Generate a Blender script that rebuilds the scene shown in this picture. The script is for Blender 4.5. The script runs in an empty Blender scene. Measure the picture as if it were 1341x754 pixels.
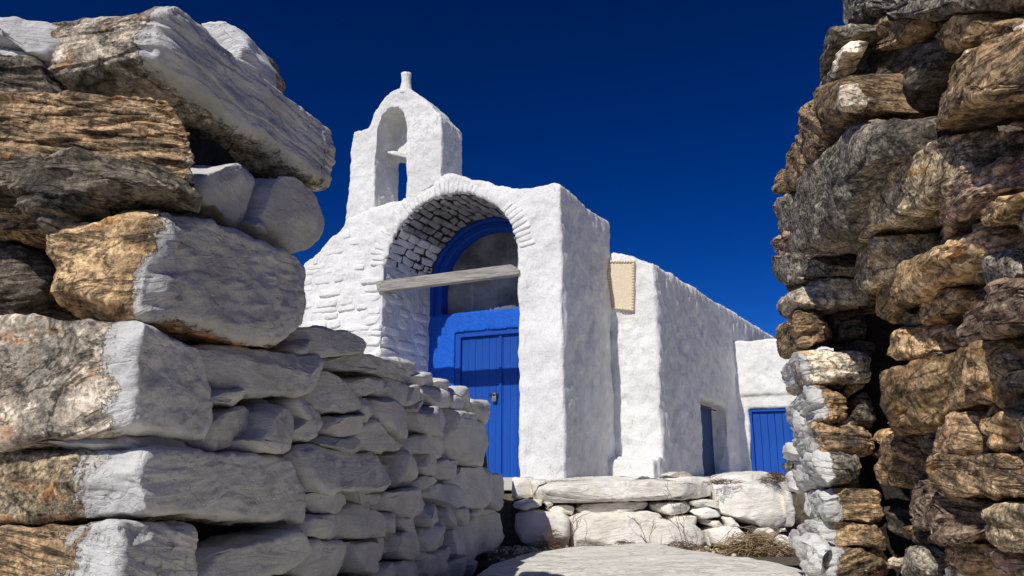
import bpy, bmesh, math, random
import numpy as np
R = math.radians
random.seed(7); rng = np.random.default_rng(7)
C = bpy.context.scene.collection
scn = bpy.context.scene

# ------------------------------------------------------------------ camera, light, exposure
F = 1000.0; W0, H0 = 1341.0, 754.0
PITCH = math.atan(235/F)
cam_d = bpy.data.cameras.new('camera'); cam = bpy.data.objects.new('camera', cam_d); C.objects.link(cam)
cam_d.sensor_width = 36; cam_d.lens = 36*F/W0; cam_d.clip_end = 6000; cam_d.clip_start = .02
cam.location = (0, 0, 0); cam.rotation_euler = (math.pi/2+PITCH, 0, 0)
scn.camera = cam
SUN_TRAVEL = R(30.0)      # heading of the light, measured from +Y towards +X
SUN_EL = R(43.0)
sd = bpy.data.lights.new('sun', 'SUN'); so = bpy.data.objects.new('sun', sd); C.objects.link(so)
sd.energy = 4.1; sd.angle = R(.5); sd.color = (1, .955, .88)
so.rotation_euler = (math.pi/2-SUN_EL, 0, -SUN_TRAVEL)
w = bpy.data.worlds.new('World'); scn.world = w; w.use_nodes = True
nt = w.node_tree; nt.nodes.clear()
sky = nt.nodes.new('ShaderNodeTexSky'); sky.sky_type = 'NISHITA'; sky.sun_disc = False
sky.sun_elevation = SUN_EL; sky.sun_rotation = math.pi+SUN_TRAVEL
sky.altitude = 1500; sky.air_density = .8; sky.dust_density = 1.0; sky.ozone_density = 5.0
hs = nt.nodes.new('ShaderNodeHueSaturation'); hs.inputs['Saturation'].default_value = 1.12; hs.inputs['Value'].default_value = 1.0
bg = nt.nodes.new('ShaderNodeBackground'); bg.inputs[1].default_value = .10
wo = nt.nodes.new('ShaderNodeOutputWorld')
sc1 = nt.nodes.new('ShaderNodeVectorMath'); sc1.operation = 'SCALE'; sc1.inputs['Scale'].default_value = .1
gm = nt.nodes.new('ShaderNodeGamma'); gm.inputs['Gamma'].default_value = 1.6
sc2 = nt.nodes.new('ShaderNodeVectorMath'); sc2.operation = 'SCALE'; sc2.inputs['Scale'].default_value = 10.5
nt.links.new(sky.outputs[0], sc1.inputs[0]); nt.links.new(sc1.outputs[0], gm.inputs[0]); nt.links.new(gm.outputs[0], sc2.inputs[0])
nt.links.new(sc2.outputs[0], hs.inputs['Color']); tint = nt.nodes.new('ShaderNodeMix'); tint.data_type = 'RGBA'; tint.blend_type = 'MULTIPLY'; tint.inputs[0].default_value = 1
tint.inputs[7].default_value = (.47, .68, .96, 1)
nt.links.new(hs.outputs[0], tint.inputs[6]); nt.links.new(tint.outputs[2], bg.inputs[0]); nt.links.new(bg.outputs[0], wo.inputs[0])
scn.view_settings.view_transform = 'Standard'; scn.view_settings.look = 'None'
scn.view_settings.exposure = 0; scn.view_settings.gamma = 1
scn.cycles.max_bounces = 8; scn.cycles.diffuse_bounces = 5

# ------------------------------------------------------------------ geometry helpers
cp, sp = math.cos(PITCH), math.sin(PITCH)
def ray(px, py):
    u = (px-W0/2)/F; v = (H0/2-py)/F
    return np.array([u, cp-v*sp, sp+v*cp])
class Plane:
    """vertical (or any) plane: origin, horizontal direction u, outward normal n"""
    def __init__(s, o, u, n=None, v=(0, 0, 1)):
        s.o = np.array(o, float); s.u = np.array(u, float)/np.linalg.norm(u); s.v = np.array(v, float)
        s.n = np.array(n, float)/np.linalg.norm(n) if n is not None else np.cross(s.u, s.v)
    def hit(s, px, py, off=0.):
        d = ray(px, py); k = ((s.o+s.n*off) @ s.n)/(d @ s.n); return d*k
    def flat(s, P): q = P-s.o; return np.array([q @ s.u, q @ s.v])
    def pt(s, a, b, c=0.): return s.o+s.u*a+s.v*b+s.n*c

PERM = rng.permutation(256); PERM = np.concatenate([PERM, PERM, PERM])
GR = rng.normal(size=(256, 3)); GR /= np.linalg.norm(GR, axis=1)[:, None]
def pnoise(p):
    p = np.asarray(p, float)
    i = np.floor(p).astype(int); f = p-i; i &= 255
    t = f*f*f*(f*(f*6-15)+10); out = 0
    for dx in (0, 1):
        wx = t[:, 0] if dx else 1-t[:, 0]
        for dy in (0, 1):
            wy = t[:, 1] if dy else 1-t[:, 1]
            for dz in (0, 1):
                wz = t[:, 2] if dz else 1-t[:, 2]
                h = PERM[PERM[PERM[(i[:, 0]+dx) & 255]+((i[:, 1]+dy) & 255)]+((i[:, 2]+dz) & 255)]
                g = GR[h]
                out = out+wx*wy*wz*(g[:, 0]*(f[:, 0]-dx)+g[:, 1]*(f[:, 1]-dy)+g[:, 2]*(f[:, 2]-dz))
    return out*1.6
def fbm(p, o=3, gain=.5):
    a = 1.; r = 0; 
    for k in range(o): r = r+a*pnoise(p*2.03**k+17.3*k); a *= gain
    return r
def sstep(x, a, b):
    t = np.clip((x-a)/(b-a), 0, 1); return t*t*(3-2*t)

_cg = {}
def cubegrid(n):
    if n in _cg: return _cg[n]
    idx = {}; V = []; Q = []
    def vid(i, j, k):
        key = (i, j, k)
        if key not in idx: idx[key] = len(V); V.append(key)
        return idx[key]
    for ax in range(3):
        for side in (0, n):
            for a in range(n):
                for b in range(n):
                    c4 = []
                    for (aa, bb) in ((a, b), (a+1, b), (a+1, b+1), (a, b+1)):
                        t = [0, 0, 0]; t[ax] = side; t[(ax+1) % 3] = aa; t[(ax+2) % 3] = bb; c4.append(vid(*t))
                    Q.append(c4 if side else c4[::-1])
    V = np.array(V, float)/n*2-1
    # spread samples a little towards the edges
    V = np.sign(V)*(1-(1-np.abs(V))**1.0)
    _cg[n] = (V, np.array(Q)); return _cg[n]

def vnormals(V, Q):
    a = V[Q[:, 2]]-V[Q[:, 0]]; b = V[Q[:, 3]]-V[Q[:, 1]]; fn = np.cross(a, b)
    N = np.zeros_like(V)
    for k in range(4): np.add.at(N, Q[:, k], fn)
    l = np.linalg.norm(N, axis=1); l[l == 0] = 1
    return N/l[:, None]

def mesh_np(name, V, Q, mat, attrs=None, smooth=True):
    me = bpy.data.meshes.new(name)
    nv, nq, m = len(V), len(Q), Q.shape[1]
    me.vertices.add(nv); me.vertices.foreach_set('co', np.ascontiguousarray(V, dtype=np.float32).ravel())
    me.loops.add(nq*m); me.loops.foreach_set('vertex_index', Q.astype(np.int32).ravel())
    me.polygons.add(nq); me.polygons.foreach_set('loop_start', (np.arange(nq)*m).astype(np.int32))
    me.polygons.foreach_set('loop_total', np.full(nq, m, dtype=np.int32))
    me.update(calc_edges=True)
    me.polygons.foreach_set('use_smooth', np.full(nq, smooth))
    for k, a in (attrs or {}).items():
        a = np.asarray(a, dtype=np.float32)
        if a.ndim == 2:
            at = me.attributes.new(k, 'FLOAT_VECTOR', 'POINT'); at.data.foreach_set('vector', a.ravel())
        else:
            at = me.attributes.new(k, 'FLOAT', 'POINT'); at.data.foreach_set('value', a)
    me.materials.append(mat)
    return me
def link(name, me, parent=None, loc=None):
    o = bpy.data.objects.new(name, me); C.objects.link(o)
    if loc is not None: o.location = tuple(loc)
    if parent is not None:
        o.parent = parent
        # parents are empties without rotation: keep world placement
        o.location = tuple(np.array(o.location)-np.array(world_loc(parent)))
    return o
def world_loc(o):
    p = np.zeros(3)
    while o is not None: p += np.array(o.location); o = o.parent
    return p
def tag(o, label=None, cat=None, group=None, kind=None):
    if label: o['label'] = label
    if cat: o['category'] = cat
    if group: o['group'] = group
    if kind: o['kind'] = kind
    return o
def empty(name, loc, label, cat, group=None):
    o = bpy.data.objects.new(name, None); C.objects.link(o); o.location = tuple(loc); o.empty_display_size = .1
    return tag(o, label, cat, group)

# ------------------------------------------------------------------ materials
class NB:
    def __init__(s, name):
        s.m = bpy.data.materials.new(name); s.m.use_nodes = True; s.t = s.m.node_tree; s.t.nodes.clear()
        s.out = s.t.nodes.new('ShaderNodeOutputMaterial'); s.b = s.t.nodes.new('ShaderNodeBsdfPrincipled')
        s.t.links.new(s.b.outputs[0], s.out.inputs[0]); s.b.inputs['Specular IOR Level'].default_value = .3
    def n(s, ty, **kw):
        nd = s.t.nodes.new('ShaderNode'+ty)
        for k, v in kw.items():
            if k.startswith('i_'): nd.inputs[k[2:].replace('_', ' ')].default_value = v
            else: setattr(nd, k, v)
        return nd
    def l(s, a, b): s.t.links.new(a, b)
    def mp(s, vec, scale, loc=(0, 0, 0)):
        m = s.n('Mapping'); m.inputs['Scale'].default_value = scale; m.inputs['Location'].default_value = loc
        s.l(vec, m.inputs[0]); return m.outputs[0]
    def noise(s, vec, scale=1., detail=6, rough=.55, dist=0.):
        x = s.n('TexNoise'); x.inputs['Scale'].default_value = scale; x.inputs['Detail'].default_value = detail
        x.inputs['Roughness'].default_value = rough; x.inputs['Distortion'].default_value = dist
        s.l(vec, x.inputs['Vector']); return x.outputs[0]
    def ramp(s, fac, stops, interp='LINEAR'):
        r = s.n('ValToRGB'); cr = r.color_ramp; cr.interpolation = interp
        while len(cr.elements) < len(stops): cr.elements.new(.5)
        for e, (p, c) in zip(cr.elements, stops):
            e.position = p; e.color = (c, c, c, 1) if not hasattr(c, '__len__') else (*c, 1)
        s.l(fac, r.inputs[0]); return r.outputs[0]
    def mix(s, fac, a, b, mode='MIX'):
        m = s.n('Mix', data_type='RGBA', blend_type=mode)
        for sock, v in ((m.inputs[0], fac), (m.inputs[6], a), (m.inputs[7], b)):
            if hasattr(v, 'node'): s.l(v, sock)
            else: sock.default_value = v if not hasattr(v, '__len__') else (*v, 1)
        return m.outputs[2]
    def math(s, op, a, b=0., c=None):
        m = s.n('Math', operation=op)
        for i, v in enumerate((a, b) if c is None else (a, b, c)):
            if hasattr(v, 'node'): s.l(v, m.inputs[i])
            else: m.inputs[i].default_value = v
        return m.outputs[0]
    def bump(s, h, dist, strength=1., prev=None):
        b = s.n('Bump'); b.inputs['Distance'].default_value = dist; b.inputs['Strength'].default_value = strength
        s.l(h, b.inputs['Height'])
        if prev: s.l(prev, b.inputs['Normal'])
        return b.outputs[0]
    def done(s, col, rough=.85, nrm=None):
        if hasattr(col, 'node'): s.l(col, s.b.inputs['Base Color'])
        else: s.b.inputs['Base Color'].default_value = (*col, 1)
        if hasattr(rough, 'node'): s.l(rough, s.b.inputs['Roughness'])
        else: s.b.inputs['Roughness'].default_value = rough
        if nrm: s.l(nrm, s.b.inputs['Normal'])
        return s.m

def rock_mat(name, dark, mid, light, pale=(.5, .43, .33), rust=(.33, .13, .035), rust_amt=.5, pale_amt=.5,
             strata=7., speck=.5, wash=(.68, .67, .64), wash2=(.50, .49, .47), rel=1., gain=2.5):
    b = NB(name)
    rc = b.n('Attribute', attribute_name='rc').outputs['Vector']
    pa = b.n('Attribute', attribute_name='paint').outputs['Fac']
    big = b.noise(b.mp(rc, (5, 5, 5*max(1, strata/3))), 1, 7, .6, .8)
    st = b.noise(b.mp(rc, (9, 9, 9*strata)), 1, 8, .65, .35)
    fine = b.noise(rc, 130, 4, .7)
    f = b.math('ADD', b.math('MULTIPLY', big, .55), b.math('MULTIPLY', st, .45))
    col = b.ramp(f, [(.36, dark), (.46, mid), (.54, light), (.60, mid), (.70, pale)])
    rf = b.ramp(b.noise(b.mp(rc, (7, 7, 12)), 1, 6, .65, 1.2), [(.66-.16*rust_amt, 0.), (.74-.12*rust_amt, 1.)])
    col = b.mix(rf, col, b.mix(b.ramp(fine, [(.4, 0.), (.6, 1.)]), rust, tuple(x*.55 for x in rust)))
    pf = b.ramp(b.noise(b.mp(rc, (11, 11, 20), (3, 1, 7)), 1, 7, .7, .6), [(.70-.16*pale_amt, 0.), (.76-.16*pale_amt, 1.)])
    col = b.mix(b.math('MULTIPLY', pf, .85), col, pale)
    sk = b.ramp(fine, [(.34, .18), (.48, .9), (.64, 1.9)])
    col = b.mix(speck, col, sk, 'MULTIPLY')
    med = b.ramp(b.noise(rc, 42, 5, .7), [(.36, .28), (.52, 1.05), (.7, 1.6)])
    col = b.mix(.7, col, med, 'MULTIPLY')
    ridge = b.math('ABSOLUTE', b.math('SUBTRACT', b.noise(b.mp(rc, (6, 6, 6*max(1.5, strata)), (9, 2, 4)), 1, 5, .6, .6), .5))
    crk = b.ramp(ridge, [(.0, .12), (.014, .45), (.035, 1.)])
    col = b.mix(.85, col, crk, 'MULTIPLY')
    pit = b.ramp(b.noise(rc, 75, 3, .6), [(.36, .15), (.44, 1.)])
    col = b.mix(.6, col, pit, 'MULTIPLY')
    oi_ = b.n('ObjectInfo'); gv = b.math('MULTIPLY', b.math('ADD', .68, b.math('MULTIPLY', oi_.outputs['Random'], .72)), gain)
    vs = b.n('VectorMath', operation='SCALE'); b.l(gv, vs.inputs['Scale']); b.l(col, vs.inputs[0]); col = vs.outputs[0]
    # lime wash where the brush went
    n1 = b.noise(rc, 30, 5, .65); n2 = b.noise(rc, 140, 3, .6)
    pm = b.math('ADD', pa, b.math('ADD', b.math('MULTIPLY', b.math('SUBTRACT', n1, .5), 1.1), b.math('ADD', b.math('MULTIPLY', b.math('SUBTRACT', n2, .5), .6), b.math('MULTIPLY', b.math('SUBTRACT', b.noise(b.mp(rc, (70, 70, 9)), 1, 4, .6), .5), .7))))
    pm = b.ramp(pm, [(.40, 0.), (.50, .7), (.66, 1.)])
    wd = b.ramp(b.noise(rc, 6, 7, .62, .5), [(.36, 0.), (.64, 1.)])
    wc = b.mix(wd, wash2, wash)
    wc = b.mix(b.ramp(b.noise(b.mp(rc, (20, 20, 20), (5, 5, 5)), 1, 6, .7), [(.60, 0.), (.75, .55)]), wc, tuple(x*.55 for x in wash2))
    wc = b.mix(.35, wc, b.ramp(fine, [(.3, .75), (.6, 1.1)]), 'MULTIPLY')
    col = b.mix(pm, col, wc)
    inv = b.math('SUBTRACT', 1., b.math('MULTIPLY', pm, .72))
    h = b.math('ADD', b.math('MULTIPLY', st, 1.), b.math('MULTIPLY', b.noise(rc, 45, 8, .72, .2), .8)); h = b.math('ADD', h, b.math('MULTIPLY', crk, .25))
    h = b.math('ADD', b.math('MULTIPLY', b.math('SUBTRACT', h, .9), inv), b.math('MULTIPLY', b.noise(rc, 22, 8, .6), .35))
    h = b.math('ADD', h, b.math('MULTIPLY', pm, .01))
    nr = b.bump(h, .020*rel)
    nr = b.bump(b.math('MULTIPLY', fine, b.math('SUBTRACT', 1., b.math('MULTIPLY', pm, .6))), .005*rel, 1., nr)
    return b.done(col, .86, nr)
M = {}
M['schist'] = rock_mat('schist_brown', (.032, .028, .024), (.13, .09, .052), (.30, .20, .11), (.55, .46, .34), strata=7, rust_amt=.35)
M['dark'] = rock_mat('schist_dark', (.022, .021, .02), (.085, .073, .058), (.20, .165, .12), (.50, .42, .30), strata=5, rust_amt=.15, pale_amt=.5, gain=1.5)
M['tan'] = rock_mat('stone_tan', (.085, .078, .068), (.25, .215, .165), (.43, .365, .28), (.58, .51, .41), rust=(.40, .23, .12), strata=1.6, rust_amt=.7, pale_amt=.7, rel=.8)
M['ochre'] = rock_mat('stone_ochre', (.06, .04, .024), (.20, .13, .065), (.38, .26, .14), (.58, .46, .30), rust=(.40, .17, .04), strata=3, rust_amt=.55)
M['olive'] = rock_mat('stone_speckled', (.045, .04, .032), (.17, .13, .08), (.31, .245, .155), (.48, .44, .35), strata=1.5, rust_amt=.5, speck=.9)
M['granite'] = rock_mat('granite_grey', (.07, .06, .048), (.16, .138, .11), (.27, .235, .185), (.42, .36, .28), strata=1.2, rust_amt=0, speck=1., pale_amt=.2, gain=1.5)
M['purple'] = rock_mat('schist_purple', (.045, .033, .027), (.17, .115, .08), (.30, .215, .15), (.50, .42, .32), strata=8, rust_amt=.2)
M['cream'] = rock_mat('stone_cream', (.20, .16, .11), (.40, .33, .24), (.58, .50, .38), (.66, .6, .5), strata=3, rust_amt=.3, rel=.8)
M['limed'] = rock_mat('lime_washed_stone', (.10, .085, .07), (.2, .16, .12), (.3, .25, .2), wash=(.66, .65, .62), wash2=(.50, .49, .47), rel=.7)
M['limed2'] = rock_mat('lime_washed_stone_bright', (.10, .075, .05), (.22, .16, .1), (.33, .25, .17), wash=(.78, .775, .76), wash2=(.62, .6, .57), rel=1.)
for k_ in ('schist', 'dark', 'ochre', 'purple', 'olive'):
    pass
M['step'] = rock_mat('step_stone', (.2, .17, .13), (.3, .26, .2), (.4, .36, .3), wash=(.88, .855, .79), wash2=(.74, .69, .60), rel=.8)

def slab_mat():
    b = NB('veined_step_slab'); rc = b.n('Attribute', attribute_name='rc').outputs['Vector']
    v = b.noise(b.mp(rc, (1.6, 3, 2)), 1, 7, .5, 2.5)
    col = b.ramp(v, [(.34, (.70, .65, .54)), (.44, (.88, .86, .80)), (.495, (.56, .52, .43)), (.53, (.86, .83, .77)), (.62, (.76, .71, .61)), (.72, (.88, .86, .81))])
    col = b.mix(.15, col, b.ramp(b.noise(rc, 60, 6, .7), [(.35, .6), (.6, 1.1)]), 'MULTIPLY')
    return b.done(col, .85, b.bump(b.math('ADD', v, b.math('MULTIPLY', b.noise(rc, 25, 8, .65), .6)), .02))
M['slab'] = slab_mat()
def wash_mat(name, c1=(.84, .833, .805), c2=(.71, .705, .68), brush=1.):
    b = NB(name); tc = b.n('TexCoord').outputs['Object']
    col = b.mix(b.ramp(b.noise(tc, 1.6, 8, .6), [(.38, 0.), (.62, 1.)]), c2, c1)
    col = b.mix(b.ramp(b.noise(b.mp(tc, (7, 7, 2.2)), 1, 8, .65), [(.62, 0.), (.78, .45)]), col, tuple(x*.75 for x in c2))
    col = b.mix(b.ramp(b.noise(b.mp(tc, (14, 14, .9)), 1, 7, .7), [(.60, 0.), (.74, .5)]), col, (.58, .57, .54))
    cr = b.n('TexVoronoi', feature='DISTANCE_TO_EDGE'); cr.inputs['Scale'].default_value = 1.6
    wv = b.n('VectorMath', operation='ADD'); b.l(tc, wv.inputs[0]); nz = b.n('TexNoise'); nz.inputs['Scale'].default_value = 3; nz.inputs['Detail'].default_value = 6; b.l(tc, nz.inputs['Vector']); b.l(nz.outputs[1], wv.inputs[1]); b.l(wv.outputs[0], cr.inputs['Vector'])
    ck = b.math('MULTIPLY', b.ramp(cr.outputs[0], [(.0, 1.), (.010, 0.)]), b.ramp(b.noise(tc, 1.1, 3), [(.50, 0.), (.58, .6)]))
    col = b.mix(ck, col, (.35, .34, .33))
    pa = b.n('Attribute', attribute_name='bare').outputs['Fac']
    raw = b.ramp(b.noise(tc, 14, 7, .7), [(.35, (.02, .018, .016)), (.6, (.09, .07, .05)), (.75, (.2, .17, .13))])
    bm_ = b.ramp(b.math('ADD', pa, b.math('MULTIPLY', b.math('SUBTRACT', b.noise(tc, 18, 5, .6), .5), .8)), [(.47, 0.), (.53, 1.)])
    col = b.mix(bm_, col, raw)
    h = b.math('ADD', b.math('MULTIPLY', b.noise(b.mp(tc, (26, 26, 6)), 1, 7, .62, .4), 1.0*brush), b.noise(tc, 13, 8, .6))
    nr = b.bump(h, .020)
    nr = b.bump(b.noise(tc, 55, 6, .7), .009, .8, nr)
    return b.done(col, .9, nr)
M['wash'] = wash_mat('whitewash')
M['wash_dull'] = wash_mat('mottled_grey_plaster', (.30, .295, .28), (.10, .10, .097), .4)  # dark grey, mottled variant of the whitewash
def paint_mat(name, c, c2, rough=.55, grain=True):
    b = NB(name); tc = b.n('TexCoord').outputs['Object']
    col = b.mix(b.ramp(b.noise(b.mp(tc, (6, 6, 1.5)), 1, 8, .65), [(.35, 0.), (.68, 1.)]), c, c2)
    ch = b.ramp(b.noise(b.mp(tc, (35, 35, 6)), 1, 6, .7), [(.70, 0.), (.76, .5)])
    col = b.mix(ch, col, tuple(min(1, x*1.3+.04) for x in c2))
    g = b.noise(b.mp(tc, (60, 60, 3) if grain else (22, 22, 22)), 1, 7, .6)
    return b.done(col, rough, b.bump(g, .004 if grain else .012))
M['blue_door'] = paint_mat('blue_door_paint', (.001, .055, .32), (.003, .075, .40))
M['blue_frame'] = paint_mat('blue_frame_paint', (.001, .055, .34), (.003, .07, .42))
M['blue_wall'] = paint_mat('blue_wall_paint', (.002, .085, .50), (.004, .115, .60), .7, False)
M['blue_arch'] = paint_mat('blue_arch_paint', (.002, .055, .36), (.003, .07, .42), .7, False)
def wood():
    b = NB('weathered_wood'); tc = b.n('Attribute', attribute_name='rc').outputs['Vector']
    g = b.noise(b.mp(tc, (3, 60, 60)), 1, 8, .7, .5)
    col = b.ramp(g, [(.3, (.10, .09, .08)), (.5, (.30, .28, .25)), (.7, (.5, .48, .44))])
    return b.done(col, .85, b.bump(g, .008))
M['wood'] = wood()
M['blue_side'] = paint_mat('dark_blue_door_paint', (.004, .03, .12), (.008, .045, .17))
def plain(name, c, rough=.6, metal=0., bump=0., var=.7):
    b = NB(name); tc = b.n('TexCoord').outputs['Object']
    n_ = b.noise(tc, 40, 6, .65)
    col = b.mix(b.ramp(n_, [(.3, 0.), (.7, 1.)]), tuple(x*var for x in c), c)
    b.b.inputs['Metallic'].default_value = metal
    return b.done(col, rough, b.bump(n_, bump) if bump else None)
M['metal'] = plain('padlock_metal', (.35, .33, .30), .4, .8)
M['black'] = plain('black_iron', (.02, .02, .022), .5, .4)
M['plaque'] = plain('cream_plaster', (.80, .68, .50), .85, 0, .012, .78)
M['soil'] = plain('dark_soil', (.20, .165, .12), .95, 0, .02, .4)
M['core'] = plain('rubble_core', (.05, .042, .034), .95, 0, .02, .4)
M['straw'] = plain('dry_straw', (.55, .40, .21), .8, 0, 0, .5)
M['twig'] = plain('dry_twig', (.21, .13, .085), .85, 0, 0, .5)
def ground_mat():
    b = NB('dry_earth'); tc = b.n('TexCoord').outputs['Object']
    col = b.ramp(b.noise(tc, .6, 12, .7), [(.3, (.12, .10, .07)), (.5, (.26, .22, .16)), (.7, (.38, .34, .27))])
    return b.done(col, .95, b.bump(b.noise(tc, 9, 10, .7), .05))
M['ground'] = ground_mat()
def terrace_mat():
    b = NB('limed_terrace'); tc = b.n('TexCoord').outputs['Object']
    col = b.ramp(b.noise(tc, 3, 10, .65), [(.3, (.42, .37, .29)), (.5, (.66, .62, .54)), (.7, (.75, .72, .66))])
    return b.done(col, .9, b.bump(b.noise(tc, 14, 8, .65), .02))
M['terrace'] = terrace_mat()

# ------------------------------------------------------------------ the stone maker
def finish(V, Q, q, mat, name, parent, amp=1., strata=0., bed=None, cuts=3, cutdir=None, paint=None, soft=False, seed=None, paintfn=None):
    r = np.random.default_rng(seed if seed is not None else rng.integers(1 << 30))
    c = V.mean(axis=0); P = V-c
    size = float(np.cbrt(np.prod(np.maximum(P.max(0)-P.min(0), .01))))
    minor = 4+int(cuts*2)
    if strata >= .5: cuts += 2; minor += 4
    for k in range(cuts+minor):
        d = r.normal(size=3)
        if cutdir is not None: d = d*.8+np.array(cutdir)*r.uniform(.3, 1.3)
        d /= np.linalg.norm(d)
        h = P @ d; m = h.max(); lim = m*(r.uniform(.78, .93) if k < cuts else r.uniform(.9, .98))
        ov = np.clip(h-lim, 0, None); P = P-d[None, :]*(ov*.97)[:, None]
    N = vnormals(P, Q)
    if (np.einsum('ij,ij->i', N, P).mean()) < 0: N = -N; Q = Q[:, ::-1]
    off = r.uniform(-50, 50, 3)
    bed = np.array(bed if bed is not None else (r.normal()*.12, r.normal()*.12, 1.)); bed = bed/np.linalg.norm(bed)
    a1 = np.cross(bed, (0, 1, .13)); a1 /= np.linalg.norm(a1); a2 = np.cross(bed, a1)
    rc = np.stack([P @ a1, P @ a2, P @ bed], 1)
    s1 = min(size, .35)
    disp = fbm(P*(1.6/s1)+off, 3)*s1*.028*amp
    disp += fbm(P*14+off, 4, .6)*.0042*amp
    if strata:
        wv = rc+.02*np.stack([pnoise(P*6+off)]*3, 1)
        s_ = pnoise(wv*np.array([5, 5, 42])+off)+.5*pnoise(wv*np.array([9, 9, 95])+off)
        disp += (-np.abs(s_)+.3)*.011*strata
        lay = rc[:, 2]/.021+1.1*pnoise(rc*np.array([2.5, 2.5, 9])+off)+.6*pnoise(rc*np.array([9, 9, 3])+off); li = np.floor(lay).astype(int)
        hsh = (np.sin(li*12.9898+off[0])*43758.5453) % 1.; disp += (hsh-.5)*.011*min(strata, 1.2)
        disp += np.round(pnoise(wv*np.array([3, 3, 24])+off)*2.2)*.0035*strata
    rg = (.35-np.abs(pnoise(P*9+off+5)))*.010+(.35-np.abs(pnoise(P*22+off+8)))*.005
    disp += rg*amp*(1. if strata else .45)
    disp += pnoise(P*60+off)*.0016*amp
    P2 = P+N*disp[:, None]
    pv = np.full(len(P), 1. if paint is None else float(paint)) if paintfn is None else paintfn(q, P, r)
    me = mesh_np(name, P2, Q, mat, {'rc': rc+off, 'paint': pv})
    me.set_sharp_from_angle(angle=R(38 if strata else 48))
    return link(name, me, parent, c)

def polystone(plane, poly, parent, mat, thick=.2, k=5., off=0., grow=1.015, res=None, paint=1., name='stone', amp=1., strata=0.,
              bed=None, cuts=3, paintfn=None, tiltamt=.13):
    pts = [plane.hit(x, y, off) for x, y in poly]
    T = np.array([plane.flat(p) for p in pts])
    x, y = T[:, 0], T[:, 1]; x2, y2 = np.roll(x, -1), np.roll(y, -1)
    cr = x*y2-x2*y; A = cr.sum()/2
    cen = np.array([((x+x2)*cr).sum()/(6*A), ((y+y2)*cr).sum()/(6*A)])
    pp = np.array(poly, float); pxs = max(np.ptp(pp[:, 0]), np.ptp(pp[:, 1]))
    n = res or int(np.clip(pxs/3.6, 10, 40))
    B, Q = cubegrid(n)
    a, b, c = B[:, 0], B[:, 1], B[:, 2]
    rho = np.maximum(np.abs(a), np.abs(b)); th = np.arctan2(b, a)
    L = T-cen; dx, dy = np.cos(th), np.sin(th); Rr = np.zeros(len(th))
    for i in range(len(L)):
        p0 = L[i]; e = L[(i+1) % len(L)]-p0
        den = dx*e[1]-dy*e[0]; den = np.where(np.abs(den) < 1e-9, 1e-9, den)
        t = (p0[0]*e[1]-p0[1]*e[0])/den; s = (p0[0]*dy-p0[1]*dx)/den
        ok = (t > 0) & (s >= -1e-6) & (s <= 1+1e-6)
        Rr = np.where(ok, np.maximum(Rr, t), Rr)
    Rr = np.where(Rr <= 0, np.median(Rr), Rr)*grow
    s = np.maximum(rho, np.abs(c))/np.power(np.power(rho, k)+np.power(np.abs(c), k)+1e-12, 1/k)
    rho = rho*s; c = c*s
    # the front tapers in slightly
    tap = 1-.025*np.clip(c, 0, 1)*rho
    V = plane.o+plane.n*off+np.outer(cen[0]+rho*tap*Rr*dx, plane.u)+np.outer(cen[1]+rho*tap*Rr*dy, plane.v)+np.outer((c-1)*thick/2, plane.n)
    tl = rng.normal(size=2)*tiltamt; w2 = T.max(0)-T.min(0)
    V = V+np.outer(np.clip((cen[0]*0+rho*Rr*dx)*tl[0]+(rho*Rr*dy)*tl[1], -.03, .03)*np.clip(c+.3, 0, 1), plane.n)
    q = np.stack([rho*dx, rho*dy, c], 1)
    if paintfn is None and paint not in (0, None):
        paintfn = lambda q, P, r: paint*1.25*sstep(q[:, 2], -.5, .1)
    elif paintfn is None: paintfn = lambda q, P, r: np.zeros(len(P))
    return finish(V, Q, q, mat, name, parent, amp, strata, bed, cuts, plane.n, None, paintfn=paintfn)

def chips(pl, x0, x1, y0, y1, n, mats, parent, off, cond, **kw):
    for _ in range(n):
        px, py = random.uniform(x0, x1), random.uniform(y0, y1)
        if not cond(px, py): continue
        w_, h_ = random.uniform(9, 24), random.uniform(4, 10); k_ = random.randint(5, 7); a0 = random.random()*6
        poly = [(px+w_*math.cos(a0+2*math.pi*i/k_)*random.uniform(.75, 1.1), py+h_*math.sin(a0+2*math.pi*i/k_)*random.uniform(.75, 1.1)) for i in range(k_)]
        polystone(pl, poly, parent, M[random.choice(mats)], .09, off=off+random.uniform(-.015, .015), res=10, k=7, **kw)
def hexstone(c8, parent, mat, k=7., n=20, name='stone', paintfn=None, paint=1., amp=1., strata=0., bed=None, cuts=3, cutdir=None, rnd=.0):
    """c8[x][y][z] corners; x left->right, y front->back, z bottom->top"""
    B, Q = cubegrid(n)
    kk = np.power((np.abs(B)**k).sum(1), -1/k)[:, None]
    q = B*kk
    u = (q+1)/2; V = 0
    for i in (0, 1):
        for j in (0, 1):
            for l in (0, 1):
                wgt = (u[:, 0] if i else 1-u[:, 0])*(u[:, 1] if j else 1-u[:, 1])*(u[:, 2] if l else 1-u[:, 2])
                V = V+wgt[:, None]*np.array(c8[i][j][l], float)[None, :]
    if paintfn is None: paintfn = lambda q, P, r: np.full(len(P), float(paint))
    return finish(V, Q, q, mat, name, parent, amp, strata, bed, cuts, cutdir, None, paintfn=paintfn)

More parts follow.
